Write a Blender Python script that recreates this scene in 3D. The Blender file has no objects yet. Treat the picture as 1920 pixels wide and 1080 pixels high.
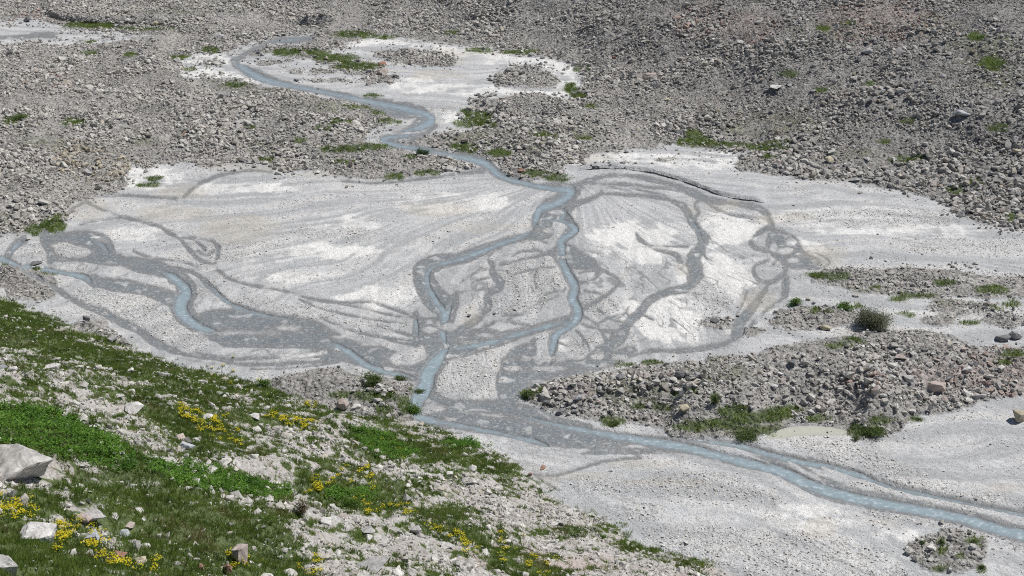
import bpy, bmesh, math, random
import numpy as np
from mathutils import Vector, Matrix

# ---------------------------------------------------------------- camera, light, exposure
SC = bpy.context.scene
COL = SC.collection
H = 80.0
PITCH = math.radians(22.0)
FPX = 960.0 / math.tan(math.radians(20.0))          # focal length in photo pixels (1920 wide)
CP, SP = math.cos(PITCH), math.sin(PITCH)

cam_data = bpy.data.cameras.new("camera")
cam = bpy.data.objects.new("camera", cam_data)
COL.objects.link(cam)
cam.location = (0, 0, H)
cam.rotation_euler = (math.pi / 2 - PITCH, 0, 0)
cam_data.sensor_width = 36.0
cam_data.lens = 18.0 / math.tan(math.radians(20.0))
cam_data.clip_start = 0.5
cam_data.clip_end = 4000
SC.camera = cam

SUN_EL, SUN_AZ = math.radians(57), math.radians(66)   # azimuth clockwise from +Y (the viewing direction)
world = bpy.data.worlds.new("World")
SC.world = world
world.use_nodes = True
wn = world.node_tree
bg = wn.nodes["Background"]
sky = wn.nodes.new("ShaderNodeTexSky")
sky.sky_type = 'NISHITA'
sky.sun_disc = False
sky.sun_elevation = SUN_EL
sky.sun_rotation = SUN_AZ
sky.altitude = 2500
wn.links.new(sky.outputs[0], bg.inputs[0])
bg.inputs[1].default_value = 0.07

sl = bpy.data.lights.new("sun", 'SUN')
sl.energy = 4.6
sl.angle = math.radians(0.5)
sl.color = (1.0, 0.965, 0.91)
sun = bpy.data.objects.new("sun", sl)
COL.objects.link(sun)
sdir = Vector((math.sin(SUN_AZ) * math.cos(SUN_EL), math.cos(SUN_AZ) * math.cos(SUN_EL), math.sin(SUN_EL)))
sun.rotation_euler = sdir.to_track_quat('Z', 'Y').to_euler()
sun.location = (60, 200, 200)

SC.view_settings.view_transform = 'Standard'
SC.view_settings.look = 'None'
SC.view_settings.gamma = 1
SC.view_settings.exposure = 0.0
SC.render.engine = 'CYCLES'
SC.cycles.max_bounces = 4
SC.cycles.diffuse_bounces = 2
SC.cycles.glossy_bounces = 2
SC.cycles.transmission_bounces = 2
SC.cycles.use_adaptive_sampling = True
SC.cycles.adaptive_threshold = 0.03
SC.cycles.use_denoising = False
SC.cycles.pixel_filter_type = 'BLACKMAN_HARRIS'
SC.cycles.filter_width = 1.05
SC.cycles.sample_clamp_indirect = 4.0

rng = np.random.default_rng(11)
random.seed(5)
F32 = np.float32

# ---------------------------------------------------------------- numeric helpers
def sstep(a, b, x):
    t = np.clip((x - a) / (b - a), 0, 1)
    return t * t * (3 - 2 * t)

def _hash(ix, iy, seed):
    h = (ix.astype(np.uint32) * np.uint32(374761393) + iy.astype(np.uint32) * np.uint32(668265263) + np.uint32(seed * 974634777 & 0xffffffff))
    h = (h ^ (h >> np.uint32(13))) * np.uint32(1274126177)
    return h ^ (h >> np.uint32(16))

def noise(x, y, seed=0):
    x = np.asarray(x, F32); y = np.asarray(y, F32)
    x0 = np.floor(x).astype(np.int32); y0 = np.floor(y).astype(np.int32)
    fx = x - x0; fy = y - y0
    u = fx * fx * fx * (fx * (fx * 6 - 15) + 10); v = fy * fy * fy * (fy * (fy * 6 - 15) + 10)
    def g(ix, iy, dx, dy):
        a = (_hash(ix, iy, seed) & np.uint32(1023)).astype(F32) * F32(2 * math.pi / 1024)
        return np.cos(a) * dx + np.sin(a) * dy
    n00 = g(x0, y0, fx, fy); n10 = g(x0 + 1, y0, fx - 1, fy)
    n01 = g(x0, y0 + 1, fx, fy - 1); n11 = g(x0 + 1, y0 + 1, fx - 1, fy - 1)
    return ((n00 * (1 - u) + n10 * u) * (1 - v) + (n01 * (1 - u) + n11 * u) * v) * F32(1.5)

def fbm(x, y, scale, octs=3, seed=0, gain=0.5):
    s = 0; a = 1.0; f = 1.0 / scale
    for o in range(octs):
        s = s + a * noise(x * f, y * f, seed + 17 * o)
        a *= gain; f *= 2.03
    return s

def pts(s):
    return [tuple(float(q) for q in t.split(',')) for t in s.split()]

def flat(u, v):                                        # where a line of sight meets the level z = 0
    du, dv = (u - 960) / FPX, (v - 540) / FPX
    d = np.array([du, CP - dv * SP, -(SP + dv * CP)])
    t = H / -d[2]
    return d[0] * t, d[1] * t

def project(x, y, z):
    dz = z - H
    dep = y * CP - dz * SP
    upc = y * SP + dz * CP
    dd = np.maximum(dep, 3.0)
    return 960 + FPX * x / dd, 540 - FPX * upc / dd, dep

# ---------------------------------------------------------------- traced ground plan (photo pixel outlines of ground that lies in place)
U0, V0, UN, VN, ST = -400.0, -300.0, 1361, 841, 2.0
GU = U0 + ST * np.arange(UN, dtype=F32); GV = V0 + ST * np.arange(VN, dtype=F32)

class Field:
    def __init__(self, far=150.0):
        self.far = far
        self.D = np.full((VN, UN), far, F32)
    def _box(self, u0, u1, v0, v1, m):
        a = int(max(0, (min(u0, u1) - m - U0) // ST)); b = int(min(UN, (max(u0, u1) + m - U0) // ST + 2))
        c = int(max(0, (min(v0, v1) - m - V0) // ST)); d = int(min(VN, (max(v0, v1) + m - V0) // ST + 2))
        return a, b, c, d
    def _seg(self, p, q, m):
        a, b, c, d = self._box(p[0], q[0], p[1], q[1], m)
        if b <= a or d <= c: return None
        X, Y = np.meshgrid(GU[a:b], GV[c:d])
        dx, dy = q[0] - p[0], q[1] - p[1]
        L = dx * dx + dy * dy + 1e-6
        t = np.clip(((X - p[0]) * dx + (Y - p[1]) * dy) / L, 0, 1)
        return (a, b, c, d), np.hypot(X - p[0] - t * dx, Y - p[1] - t * dy), t
    def line(self, s, w=None, k=1.0, taper=False):
        P = pts(s)
        P = [(p[0], p[1], (p[2] if len(p) > 2 else w) * k) for p in P]
        if taper:
            for e, q in ((0, 1), (-1, -2)):
                if -5 < P[e][0] < 1925: P[e] = (P[e][0], P[e][1], -3.0)
        # smooth the polyline (Chaikin)
        for _ in range(2):
            Q = [P[0]]
            for i in range(len(P) - 1):
                A, B = P[i], P[i + 1]
                Q.append(tuple(.75 * A[k] + .25 * B[k] for k in range(3)))
                Q.append(tuple(.25 * A[k] + .75 * B[k] for k in range(3)))
            Q.append(P[-1]); P = Q
        for A, B in zip(P, P[1:]):
            r = self._seg(A, B, 60)
            if r is None: continue
            (a, b, c, d), dist, t = r
            hw = (A[2] + (B[2] - A[2]) * t) * .5
            np.minimum(self.D[c:d, a:b], dist - hw, out=self.D[c:d, a:b])
        return self
    def ell(self, s):
        for (u, v, a_, b_) in pts(s):
            a, b, c, d = self._box(u, u, v, v, max(a_, b_) + 60)
            if b <= a or d <= c: continue
            X, Y = np.meshgrid(GU[a:b], GV[c:d])
            e = np.hypot((X - u) / a_, (Y - v) / b_)
            np.minimum(self.D[c:d, a:b], (e - 1) * min(a_, b_) * np.clip(e, .3, 2), out=self.D[c:d, a:b])
        return self
    def poly(self, s, smooth=True):
        P = pts(s)
        if smooth:
            Q = []
            for i in range(len(P)):
                A, B = P[i], P[(i + 1) % len(P)]
                Q.append((.75 * A[0] + .25 * B[0], .75 * A[1] + .25 * B[1])); Q.append((.25 * A[0] + .75 * B[0], .25 * A[1] + .75 * B[1]))
            P = Q
        D = np.full((VN, UN), self.far, F32)
        ins = np.zeros((VN, UN), bool)
        for i in range(len(P)):
            A, B = P[i], P[(i + 1) % len(P)]
            r = self._seg(A, B, self.far)
            if r is not None:
                (a, b, c, d), dist, t = r
                np.minimum(D[c:d, a:b], dist, out=D[c:d, a:b])
            if A[1] != B[1]:
                lo, hi = (A, B) if A[1] < B[1] else (B, A)
                rows = np.where((GV >= lo[1]) & (GV < hi[1]))[0]
                if len(rows):
                    xc = lo[0] + (GV[rows] - lo[1]) / (hi[1] - lo[1]) * (hi[0] - lo[0])
                    ins[rows] ^= GU[None, :] > xc[:, None]
        self.D = np.minimum(self.D, np.where(ins, -D, D))
        return self
    def at(self, u, v):
        a = np.clip((u - U0) / ST, 0, UN - 1.001); b = np.clip((v - V0) / ST, 0, VN - 1.001)
        i = a.astype(np.int32); j = b.astype(np.int32)
        fa = (a - i).astype(F32); fb = (b - j).astype(F32)
        D = self.D
        return (D[j, i] * (1 - fa) + D[j, i + 1] * fa) * (1 - fb) + (D[j + 1, i] * (1 - fa) + D[j + 1, i + 1] * fa) * fb

# gravel flats
plain = Field()
plain.poly("-400,470 0,443 60,437 112,430 132,408 128,388 160,370 235,361 241,338 236,312 300,307 430,311 470,301 522,307 532,325 600,317 636,334 720,340 800,328 850,317 905,315 930,322 968,333 1000,338 1062,330 1060,310 1080,296 1140,285 1250,273 1385,281 1412,287 1376,305 1386,319 1450,329 1560,339 1622,346 1684,353 1762,379 1802,403 1832,421 1925,433 2320,455 2320,1380 -400,1380", True)
plain.poly("338,106 400,96 442,106 520,94 600,108 640,86 702,66 780,77 870,87 960,97 1042,110 1082,125 1093,150 1077,182 1060,188 1020,176 950,181 906,186 872,205 860,216 872,232 898,243 852,249 800,252 762,267 730,270 705,262 704,248 742,226 724,206 662,191 600,181 530,166 440,151 345,146 336,130")
plain.line("700,255,26 720,268,16 780,280,16 830,290,14 880,298,16 930,318,22")
plain.poly("-400,40 0,38 80,36 112,52 200,62 312,66 240,76 150,86 60,81 -400,90")
plain.line("430,110,14 470,85,14 520,76,20 580,72,18")
isl = Field()
isl.poly("975,747 980,730 1012,722 1082,707 1142,696 1202,686 1282,681 1362,670 1442,655 1522,638 1600,624 1680,618 1760,622 1850,655 1940,650 2200,640 2200,745 1920,738 1870,745 1802,770 1732,780 1706,786 1690,812 1620,832 1588,812 1592,800 1500,794 1450,810 1402,826 1332,822 1262,820 1240,800 1182,794 1122,795 1062,780 1012,762")
mound = Field(); mound.D[:] = isl.D
isl.poly("1518,520 1530,508 1600,503 1700,503 1800,508 1920,524 2100,540 2100,565 1900,560 1800,556 1700,558 1640,548 1560,535 1520,530")
isl.poly("1440,612 1450,588 1500,578 1560,573 1610,582 1600,600 1560,618 1500,620")
isl.ell("1345,606,30,12 1800,578,60,16 1890,600,40,14 1407,622,22,7 1760,600,30,9")
isl.poly("515,98 560,92 610,98 650,112 700,118 725,132 700,146 650,138 610,118 560,104")
isl.poly("700,98 760,94 830,100 862,116 830,128 760,118 705,110")
isl.poly("925,160 935,135 980,122 1020,128 1050,150 1040,165 1000,168 960,162")
isl.ell("715,145,32,10 1780,1035,75,42 470,98,34,6 560,88,40,5 610,88,30,8 520,118,30,5 590,135,40,5 500,68,40,6 620,150,30,4 690,190,10,3 1265,300,26,3 1140,310,20,3 395,118,16,4")
isl.poly("480,722 560,695 620,690 690,702 745,708 785,720 788,742 772,765 790,792 720,790 620,765 540,745")
isl.poly("0,492 60,498 110,520 112,560 60,565 0,552")
isl.poly("130,600 190,596 240,640 250,655 210,662 150,640")
isl.poly("200,640 250,660 262,680 230,690 190,672")

# wet gravel / shallow threads
W = Field(60)
for s in [
 "1010,350,14 1060,352,22 1085,348,14 1112,333,9 1160,327,8 1210,334,10 1260,346,10 1300,362,16 1330,377,16 1370,381,10 1420,388,14 1438,400,12 1447,415,10 1445,427,14",
 "1107,345,7 1160,345,8 1210,349,7 1250,353,7 1290,358,8",
 "1095,340,8 1120,345,8 1130,358,8 1120,367,8 1083,380,12 1060,397,16 1070,415,14",
 "1073,360,30 1040,385,40 1020,400,40 1012,425,38 1030,437,20 1003,440,18 963,447,14 927,460,20 897,473,22 868,482,24 840,487,26 805,495,34 790,510,40 797,535,42 815,560,46 838,578,44 835,595,26 828,615,26 840,640,40",
 "1055,400,20 1072,420,16 1076,432,22 1052,448,18 1053,470,26 1062,510,24 1080,535,22 1070,560,22 1084,577,26 1078,600,22 1040,622,22 1036,650,20 1034,674,16",
 "1130,362,6 1207,367,8 1253,373,9 1280,383,12 1290,402,15 1302,422,17 1317,438,19 1320,457,20 1302,477,24 1297,490,28 1308,510,32 1300,530,20 1280,541,16 1240,551,14 1213,564,16 1198,588,17 1174,607,18 1166,628,22 1152,645,26 1130,655,26 1105,674,24 1072,684,22 1022,698,24 973,710,28",
 "1193,437,4 1197,447,9 1207,457,9 1225,467,8 1262,473,8 1275,488,12", "1207,457,3 1235,462,3 1290,462,4",
 "1440,428,12 1415,441,8 1404,456,9 1420,467,9 1440,470,10",
 "1472,505,12 1473,530,13 1470,555,14", "1440,488,8 1415,495,6 1411,510,6 1421,525,7 1438,532,9 1455,525,10 1472,508,10",
 "1440,533,12 1430,550,14 1415,570,16 1398,592,20 1384,608,26 1383,622,24 1376,637,16 1335,650,10 1272,659,9 1235,655,10 1197,662,10 1160,676,12 1110,690,16 1060,700,16 1010,712,16",
 "1470,556,10 1446,572,9 1425,592,9 1405,612,9",
 "1085,347,16 1050,360,20", 
 "1503,470,4 1530,474,3 1548,482,3 1558,492,3 1546,501,4 1515,504,4",
 "1067,462,14 1093,478,12 1116,494,14 1123,507,12 1118,523,9 1083,531,8", "1117,500,8 1150,517,6 1164,527,6 1150,543,6 1134,556,9 1108,570,9 1090,580,10",
 "1100,497,5 1085,503,6 1070,500,8","1115,505,5 1085,512,5",
 "937,463,10 912,479,10 923,494,12 921,512,12 940,528,16 934,543,14 909,552,12 917,572,14 905,590,14 875,610,18 855,625,24",
 "1030,475,12 973,488,6 938,495,6", "927,540,5 887,543,7 855,548,10", "913,503,3 887,513,4 862,530,3", "905,500,3 870,525,3",
 "1060,540,3 1045,556,3 993,573,4 983,590,4 940,591,3", 
 "1078,598,22 1040,607,18 980,622,22 922,640,28 880,652,30 845,655,36",
 "853,560,20 846,590,18 836,620,18",
 "779,588,12 779,613,14 783,640,16", "774,592,8 790,600,10 810,605,12",
 "1090,607,5 1112,614,6 1135,620,8 1163,622,7", "1087,590,4 1120,607,5 1137,640,10", "1160,560,3 1175,590,3 1195,600,4", "1000,640,12 990,665,14 1000,690,18", "1098,640,4 1105,660,4",
 "960,605,8 1000,612,6","1010,350,6 960,345,6",
 # left side
 "-20,478,10 20,493,12 57,500,12 100,507,11 143,513,12 165,521,16 178,532,18",
 "43,450,18 28,460,18 15,478,16", "85,440,18 82,453,18 97,473,18 93,488,18",
 "110,440,14 167,443,22 193,450,26 202,467,24 208,480,18 240,487,14 273,490,16 300,500,22 322,515,30 342,532,38 350,548,42 338,563,46 340,582,42 353,598,36 376,613,32 410,624,26 467,634,26 533,640,28 600,642,28 642,652,24",
 "165,521,12 200,527,28 260,534,34 300,548,32 330,560,30",
 "60,516,8 100,537,10 127,557,11 157,573,13 193,584,14 217,600,14 263,620,16 277,633,16 310,653,16 350,670,10 417,680,8 483,684,8 560,676,12",
 "40,505,8 60,516,9",
 "320,503,10 360,507,10 380,520,11 390,536,12 406,547,14 418,561,12 450,577,14 490,590,16",
 "160,377,5 187,393,6 233,407,6 277,418,7 300,425,7 318,437,9 338,447,6 355,470,9 378,490,8 400,496,9 410,480,9 407,460,8 397,448,6 340,445,6",
 "160,377,5 140,388,5 128,395,6", "175,369,4 235,365,4 330,372,6", "345,368,7 360,352,8 385,338,8 420,325,8 470,318,5 510,322,3",
 "370,470,5 385,480,8 400,470,6", "400,500,5 411,508,6 434,527,6 500,540,6 547,547,6 585,561,6 640,568,6 683,565,6 723,573,6 757,587,7 776,595,9",
 "640,568,3 700,583,5 740,592,4 772,596,5", "600,595,4 640,613,6 673,624,6 740,637,7 782,645,14",
 "100,440,6 150,432,8 190,440,8","490,674,3 560,666,4 625,668,3","470,692,3 560,690,4 645,676,4","520,662,3 600,674,3","1307,377,6 1300,387,7 1313,398,7 1296,412,8","1323,377,6 1343,393,6 1377,403,6 1410,408,6 1440,407,7","1415,388,9 1428,396,10 1444,414,10","1327,437,2 1331,450,3 1347,458,2","1320,470,3 1322,484,4 1338,490,3","905,615,4 930,600,4 950,605,3","1012,560,3 1030,548,3 1058,545,3","1007,505,3 1000,520,4 1005,540,3","960,480,4 975,470,4 1000,470,4","1020,475,5 1000,465,5","1095,545,4 1115,548,4 1130,552,4","1178,575,4 1170,590,3 1150,600,3","1243,553,5 1265,550,6 1290,545,6","1080,620,5 1095,635,5 1090,655,5 1075,665,4","1120,607,5 1130,600,4 1160,590,4","945,605,4 965,590,4 985,588,4","1045,640,4 1065,650,4 1080,648,4","835,645,14 860,635,12 900,625,10","700,610,3 740,620,4 775,630,5","420,520,3 470,535,4 510,545,4","350,440,4 372,455,5 385,470,5","1400,545,3 1392,570,4 1380,590,4","1455,540,5 1440,560,6","1025,455,4 1000,448,4 975,455,3","300,560,8 330,580,6","560,640,8 620,650,10 660,662,8","950,520,3 990,505,3 1040,500,4","880,540,3 890,525,3 915,520,4","1120,580,4 1145,600,4 1180,605,5","1225,600,3 1205,590,4","1060,690,8 1085,672,8 1095,655,6","1150,625,5 1125,660,6","985,700,8 1010,690,9 1030,676,9","860,640,8 900,618,6 925,606,4","1300,530,8 1285,520,3 1300,505,4","1466,470,6 1450,495,6","1495,455,4 1475,470,6","1180,352,3 1230,362,3 1280,372,3","1085,352,5 1130,350,4 1180,356,3","560,560,3 600,580,3 640,588,4 700,600,4 760,606,5","250,470,3 270,480,4 300,485,4 340,490,4 370,500,5","230,407,3 180,413,3 150,420,4",
 # outflow
 "640,650,16 666,668,18 692,687,20 730,697,20 790,706,24", 
 "650,650,14 690,652,26 730,668,26 770,685,30 800,695,26",
 "842,645,40 825,667,40 803,695,40 797,725,38 790,750,50 800,775,52 850,785,40 905,795,34 960,800,40 1010,815,44 1085,820,44 1160,828,34 1235,832,30 1285,838,30 1330,848,24 1385,862,26 1440,872,26",
 "800,745,26 860,762,26 930,762,30 985,772,34 1040,795,26 1100,805,24", "945,680,20 940,715,26 955,745,40", "975,712,20 960,735,30",
 "1435,868,22 1477,886,28 1515,905,32 1552,920,34 1590,930,34 1640,940,34 1690,948,32 1740,957,30 1790,967,32 1840,980,32 1890,995,32 1960,1010,34",
 "1360,830,10 1400,835,16 1440,851,18 1477,859,18 1515,867,18 1552,874,18 1590,884,18 1615,893,22 1652,910,26 1690,921,24 1740,931,24 1790,942,24 1840,953,24 1890,962,24 1960,975,26",
 "1490,872,10 1502,877,16 1524,892,16 1560,908,16 1595,920,14",
 "1090,850,4 1160,842,18 1235,842,18", "1005,890,5 1040,893,6 1080,880,5 1140,862,6 1200,858,6", "1000,888,4 1020,905,4 1050,920,4",
 # upper reach
 "437,115,14 452,128,16 482,140,22 510,152,14 545,160,11 590,169,10 640,179,13 690,191,18 740,204,34 785,214,36 800,230,34 775,246,26 738,256,14 712,259,12 735,270,12 780,277,10 820,286,12 870,294,14 905,302,20 925,320,20 945,332,14 975,341,12 1010,349,12",
 "815,235,10 800,250,8 770,262,6", "437,115,10 470,95,10 500,78,8 540,74,14 580,72,12", "905,318,16 890,322,10 860,325,5", "640,338,4 700,345,4 780,337,4 850,326,5",
 "60,66,10 90,66,12 105,66,8","0,70,6 60,68,8"]:
    W.line(s)
W.poly("82,446 93,438 165,434 193,445 209,473 275,487 330,506 363,544 358,584 384,610 402,626 360,620 335,590 308,563 247,552 176,541 163,520 181,511 264,529 298,541 334,542 330,530 286,518 220,499 137,489 95,491")
W.poly("560,662 620,650 700,672 790,700 790,706 730,700 680,690 640,676 600,672")
W.poly("350,655 420,668 520,664 600,660 660,672 600,682 480,688 400,680")
W.poly("377,577 467,577 483,583 547,590 593,600 640,627 700,652 742,668 790,688 790,703 742,700 690,690 640,665 600,655 550,650 483,653 400,650 367,613")
W.poly("1440,430 1462,427 1486,440 1502,455 1512,470 1537,486 1538,497 1510,504 1480,506 1466,497 1450,485 1440,470 1434,455")
W.poly("1018,472 1047,457 1076,459 1097,476 1120,492 1133,510 1105,508 1077,502 1050,506 1040,492")
W.poly("790,640 840,622 920,612 950,628 930,650 880,668 840,668 800,668")
W.poly("780,590 800,596 830,592 850,610 850,640 800,650 778,640")
W.poly("945,660 985,640 1010,648 1000,690 1062,690 1102,676 1142,655 1186,645 1200,660 1140,686 1080,700 1012,718 985,728 975,750 945,740 930,715")
bars = Field(60).ell("445,623,60,4 545,614,22,5 640,632,18,4 1060,481,14,5 1482,452,10,7 1470,470,14,6 1450,463,7,9 1487,487,10,5 1063,468,4,5 1045,397,12,4 1037,430,18,5 806,618,14,6 838,612,14,8 820,605,5,5 700,640,30,8 760,672,32,13 790,666,9,6 640,612,18,3 1130,375,14,4 1040,427,14,4")
bars.poly("91,453 165,465 176,478 110,485").poly("33,475 60,447 84,466 84,489")
bars.line("430,668,3 500,664,5 560,668,6 610,660,8").line("440,678,3 520,676,6 600,672,4").line("270,650,8 330,668,6 420,682,5")
bars.ell("1020,672,22,6 1060,712,30,5 1080,660,18,14 1035,690,30,5 1120,668,10,4 960,690,10,4 985,672,10,4 1160,670,10,3 800,772,12,4 815,757,4,2").ell("815,765,20,6 835,785,14,3 1130,832,12,3 1420,595,7,10 1448,548,8,10 1115,350,12,3 885,640,14,3 905,628,16,3 870,632,10,2 950,633,12,2")
bars.line("1477,864,5 1500,880,9 1530,897,7 1548,906,3").line("1540,875,6 1560,885,12 1600,900,16 1650,915,12 1700,928,11 1760,940,10 1820,953,12 1880,966,14 1940,980,14").line("1335,838,3 1360,843,7 1400,853,8 1440,866,4").line("1165,838,3 1190,836,7 1215,840,3").line("1225,846,2 1250,850,4 1265,855,2")
bars.line("505,676,3 560,668,10 612,660,6").line("720,690,2 760,694,4 780,699,2").line("640,628,5 680,640,8").line("40,480,30 60,470,36 70,490,30").line("120,465,20 150,470,14").line("105,500,8 170,505,16 230,513,14 300,530,14 325,541,8")
bars.line("740,223,3 765,228,8 778,222,5").line("720,248,3 760,250,4 800,243,3 815,232,3")

# deep milky water
B = Field(60)
for s in [
 "440,116,12 453,125,14 468,134,12 482,143,16 502,151,13 540,159,9 590,168,8 640,178,9 690,189,12 738,199,12 778,206,14 806,216,16 809,226,20 792,238,20 765,248,16 735,255,10 712,259,9 730,269,10 780,277,8 820,286,8 870,294,11 905,302,15 920,312,15 935,328,11 970,340,8 1010,348,9 1050,354,12 1076,354,17 1062,370,17 1040,382,16 1012,388,16 1007,402,15 1003,415,10 1000,424,5",
 "1055,390,9 1060,400,9 1050,410,6 1040,418,3","1020,408,7 1050,413,7 1074,421,10 1080,431,15 1064,440,14 1050,450,14 1054,465,14 1053,488,14 1062,508,16 1072,524,16 1080,538,17 1070,558,18 1078,570,18 1084,580,18 1080,602,17 1060,615,12 1040,626,16 1036,650,16 1032,672,12",
 "1003,424,5 985,440,5 963,447,7 927,459,10 897,472,11 868,483,9 840,489,8 805,500,7 797,520,9 806,545,10 818,565,11 835,585,13 832,605,14 828,625,12 838,648,10", "1080,600,8 1045,605,8 980,622,8 920,640,9 870,650,9 838,655,8","350,598,12 376,613,14 410,624,8 440,630,3","848,565,5 838,585,12 832,605,12 826,625,8","779,592,7 780,612,10 783,636,8",
 "-30,478,11 0,481,12 20,492,10 57,500,10 100,507,9 143,513,10 163,520,10 172,529,6", "43,450,15 28,460,15 18,474,10",
 "175,450,5 196,460,7 203,475,6","300,503,5 322,517,14 343,533,18 350,548,26 338,563,30 338,582,28 352,598,22 374,613,18 405,624,8", "385,530,4 405,546,7 420,562,6 450,577,5 490,590,5 560,600,4","470,585,9 500,590,3","1033,672,8 1025,692,7 985,712,6","1290,402,5 1305,425,6 1320,455,6","1470,520,6 1472,545,6","1437,400,6 1446,420,7",
 "615,640,6 640,650,12 666,668,13 690,686,13 730,697,12 785,707,16","640,650,5 620,642,4","842,646,10 825,667,26 803,695,34 797,725,34 781,750,34 774,770,26 795,784,14 850,793,8 905,805,7 955,814,6 1000,825,10 1030,835,4",
 "800,744,8 840,760,8","985,835,12 1010,841,4","960,775,5 1010,787,6 1060,799,9 1110,808,12 1185,821,17 1235,829,20 1285,836,20 1330,848,18 1385,861,20 1440,874,22 1477,888,24 1515,906,25 1552,920,25 1590,930,24 1640,940,23 1690,948,22 1740,957,22 1790,967,22 1840,980,24 1890,995,26 1960,1010,28",
 "1270,825,8 1330,826,9 1400,836,11 1440,851,11 1477,859,11 1515,867,11 1552,873,11 1590,883,11 1615,892,12 1652,909,12 1690,920,13 1740,930,13 1790,941,13 1840,952,14 1890,961,14 1960,975,16",
 "84,66,10 100,66,9", "500,80,3 540,74,8 580,71,7"]:
    B.line(s, k=.72, taper=True)
B.D = np.maximum(B.D, -bars.D + 1)
W.D = np.maximum(W.D, -bars.D)
W.D = np.minimum(W.D, B.D + 3)
pool = Field(60).poly("1432,822 1452,806 1490,797 1545,797 1592,806 1592,814 1555,817 1495,815 1470,822")
palepool = Field(60).ell("1810,621,34,7")

white = Field(60)
white.line("650,86,8 700,74,10 770,84,12 880,98,12 980,110,12 1050,122,20 1078,145,20 1070,170,14 1010,178,8 940,172,8").line("345,138,12 400,136,22 450,148,8 540,172,6 650,190,5 720,212,8").ell("395,110,45,9 290,335,52,18 260,320,24,8 1200,300,120,12 1120,300,60,12 1350,300,60,12 1190,440,70,26 1150,460,50,20 1240,480,60,22 1360,430,60,30 1350,520,70,40 1250,590,80,40 1500,470,40,20 1560,410,120,18 1700,430,140,14 870,690,50,40 1290,620,70,20 1050,650,18,8 420,350,50,14 500,350,40,8 250,440,50,10 500,480,40,16 610,470,70,14 700,555,60,16 560,520,50,8 650,420,60,14 850,380,90,14 870,215,30,14 800,160,60,12 1480,960,60,10 1560,985,50,9 1700,1003,90,8 1640,1050,50,12 1520,1060,40,8 1660,620,40,4 1760,585,50,5 550,670,40,6 860,165,60,9")
tan = Field(60).ell("1115,140,26,8 1665,298,42,14 1540,480,45,18 1470,410,50,10 1350,385,40,8 1000,880,20,8 1640,620,60,8 860,100,50,8 810,115,60,6 700,135,40,6 820,140,40,8 1020,905,26,16 1660,980,20,5 1890,915,40,8 1420,560,30,20 1280,500,14,14 1300,395,16,10 340,360,40,12 160,390,40,20 430,310,40,8 490,315,40,6 600,330,40,6 1100,296,40,10 820,390,60,14 900,425,60,8 450,430,80,24 330,400,60,14 880,590,16,20 1100,890,50,8 1200,870,50,6 1240,905,60,5 1540,805,70,12 1540,990,30,20")

# vegetation density on the near slope and the small green patches out on the rubble
veg = Field(80)
veg.poly("-300,520 0,562 60,590 120,622 200,652 280,682 400,702 480,718 560,746 520,752 420,728 440,790 360,770 300,735 240,722 180,692 100,662 0,642 -300,640")
veg.poly("140,690 250,720 330,760 430,790 470,830 400,850 320,830 260,770 190,740")
veg.poly("-300,740 0,752 60,768 130,780 200,810 255,850 330,880 430,893 545,918 540,946 440,932 340,918 250,892 150,872 100,862 0,832 -300,820")
veg.poly("105,880 200,890 330,922 450,945 560,955 540,1000 600,1080 700,1200 260,1200 200,1080 230,1010 160,950")
veg.poly("-300,960 0,965 60,990 130,1000 170,1020 230,1080 260,1200 -300,1200")
veg.poly("548,880 620,885 700,905 740,940 700,955 620,940 560,925")
veg.poly("640,803 700,800 760,820 830,830 900,852 1000,885 985,905 920,895 850,870 760,872 660,850")
veg.poly("760,930 830,950 880,985 960,1030 1060,1065 1100,1120 1000,1120 900,1050 840,1000 780,970")
veg.poly("640,885 680,880 745,905 770,940 730,945 670,915")
veg.ell("700,760,60,14 760,762,20,20 740,735,40,8 530,790,60,12 450,760,40,12 1000,860,20,16 1020,915,22,8 1120,960,20,6 1150,985,20,6 1180,1030,40,7 1060,1000,40,6 1300,1050,30,6 990,745,16,8 900,820,60,14 60,950,40,20")
leafy = Field(80)
leafy.poly("-300,740 0,756 60,770 130,782 155,800 200,815 250,850 262,872 250,890 200,880 150,868 100,858 0,832 -300,820")
leafy.poly("250,860 300,870 360,872 430,893 545,918 540,940 440,930 340,912 280,890")
leafy.poly("645,805 690,803 740,822 770,845 740,860 690,850").ell("660,930,50,12 740,850,40,12 870,835,36,8 350,900,30,14 130,800,30,14")
nearbright = Field(80).poly("-300,960 0,975 60,1000 130,1010 170,1030 230,1080 260,1200 -300,1200")
spots = Field(60)
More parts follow.
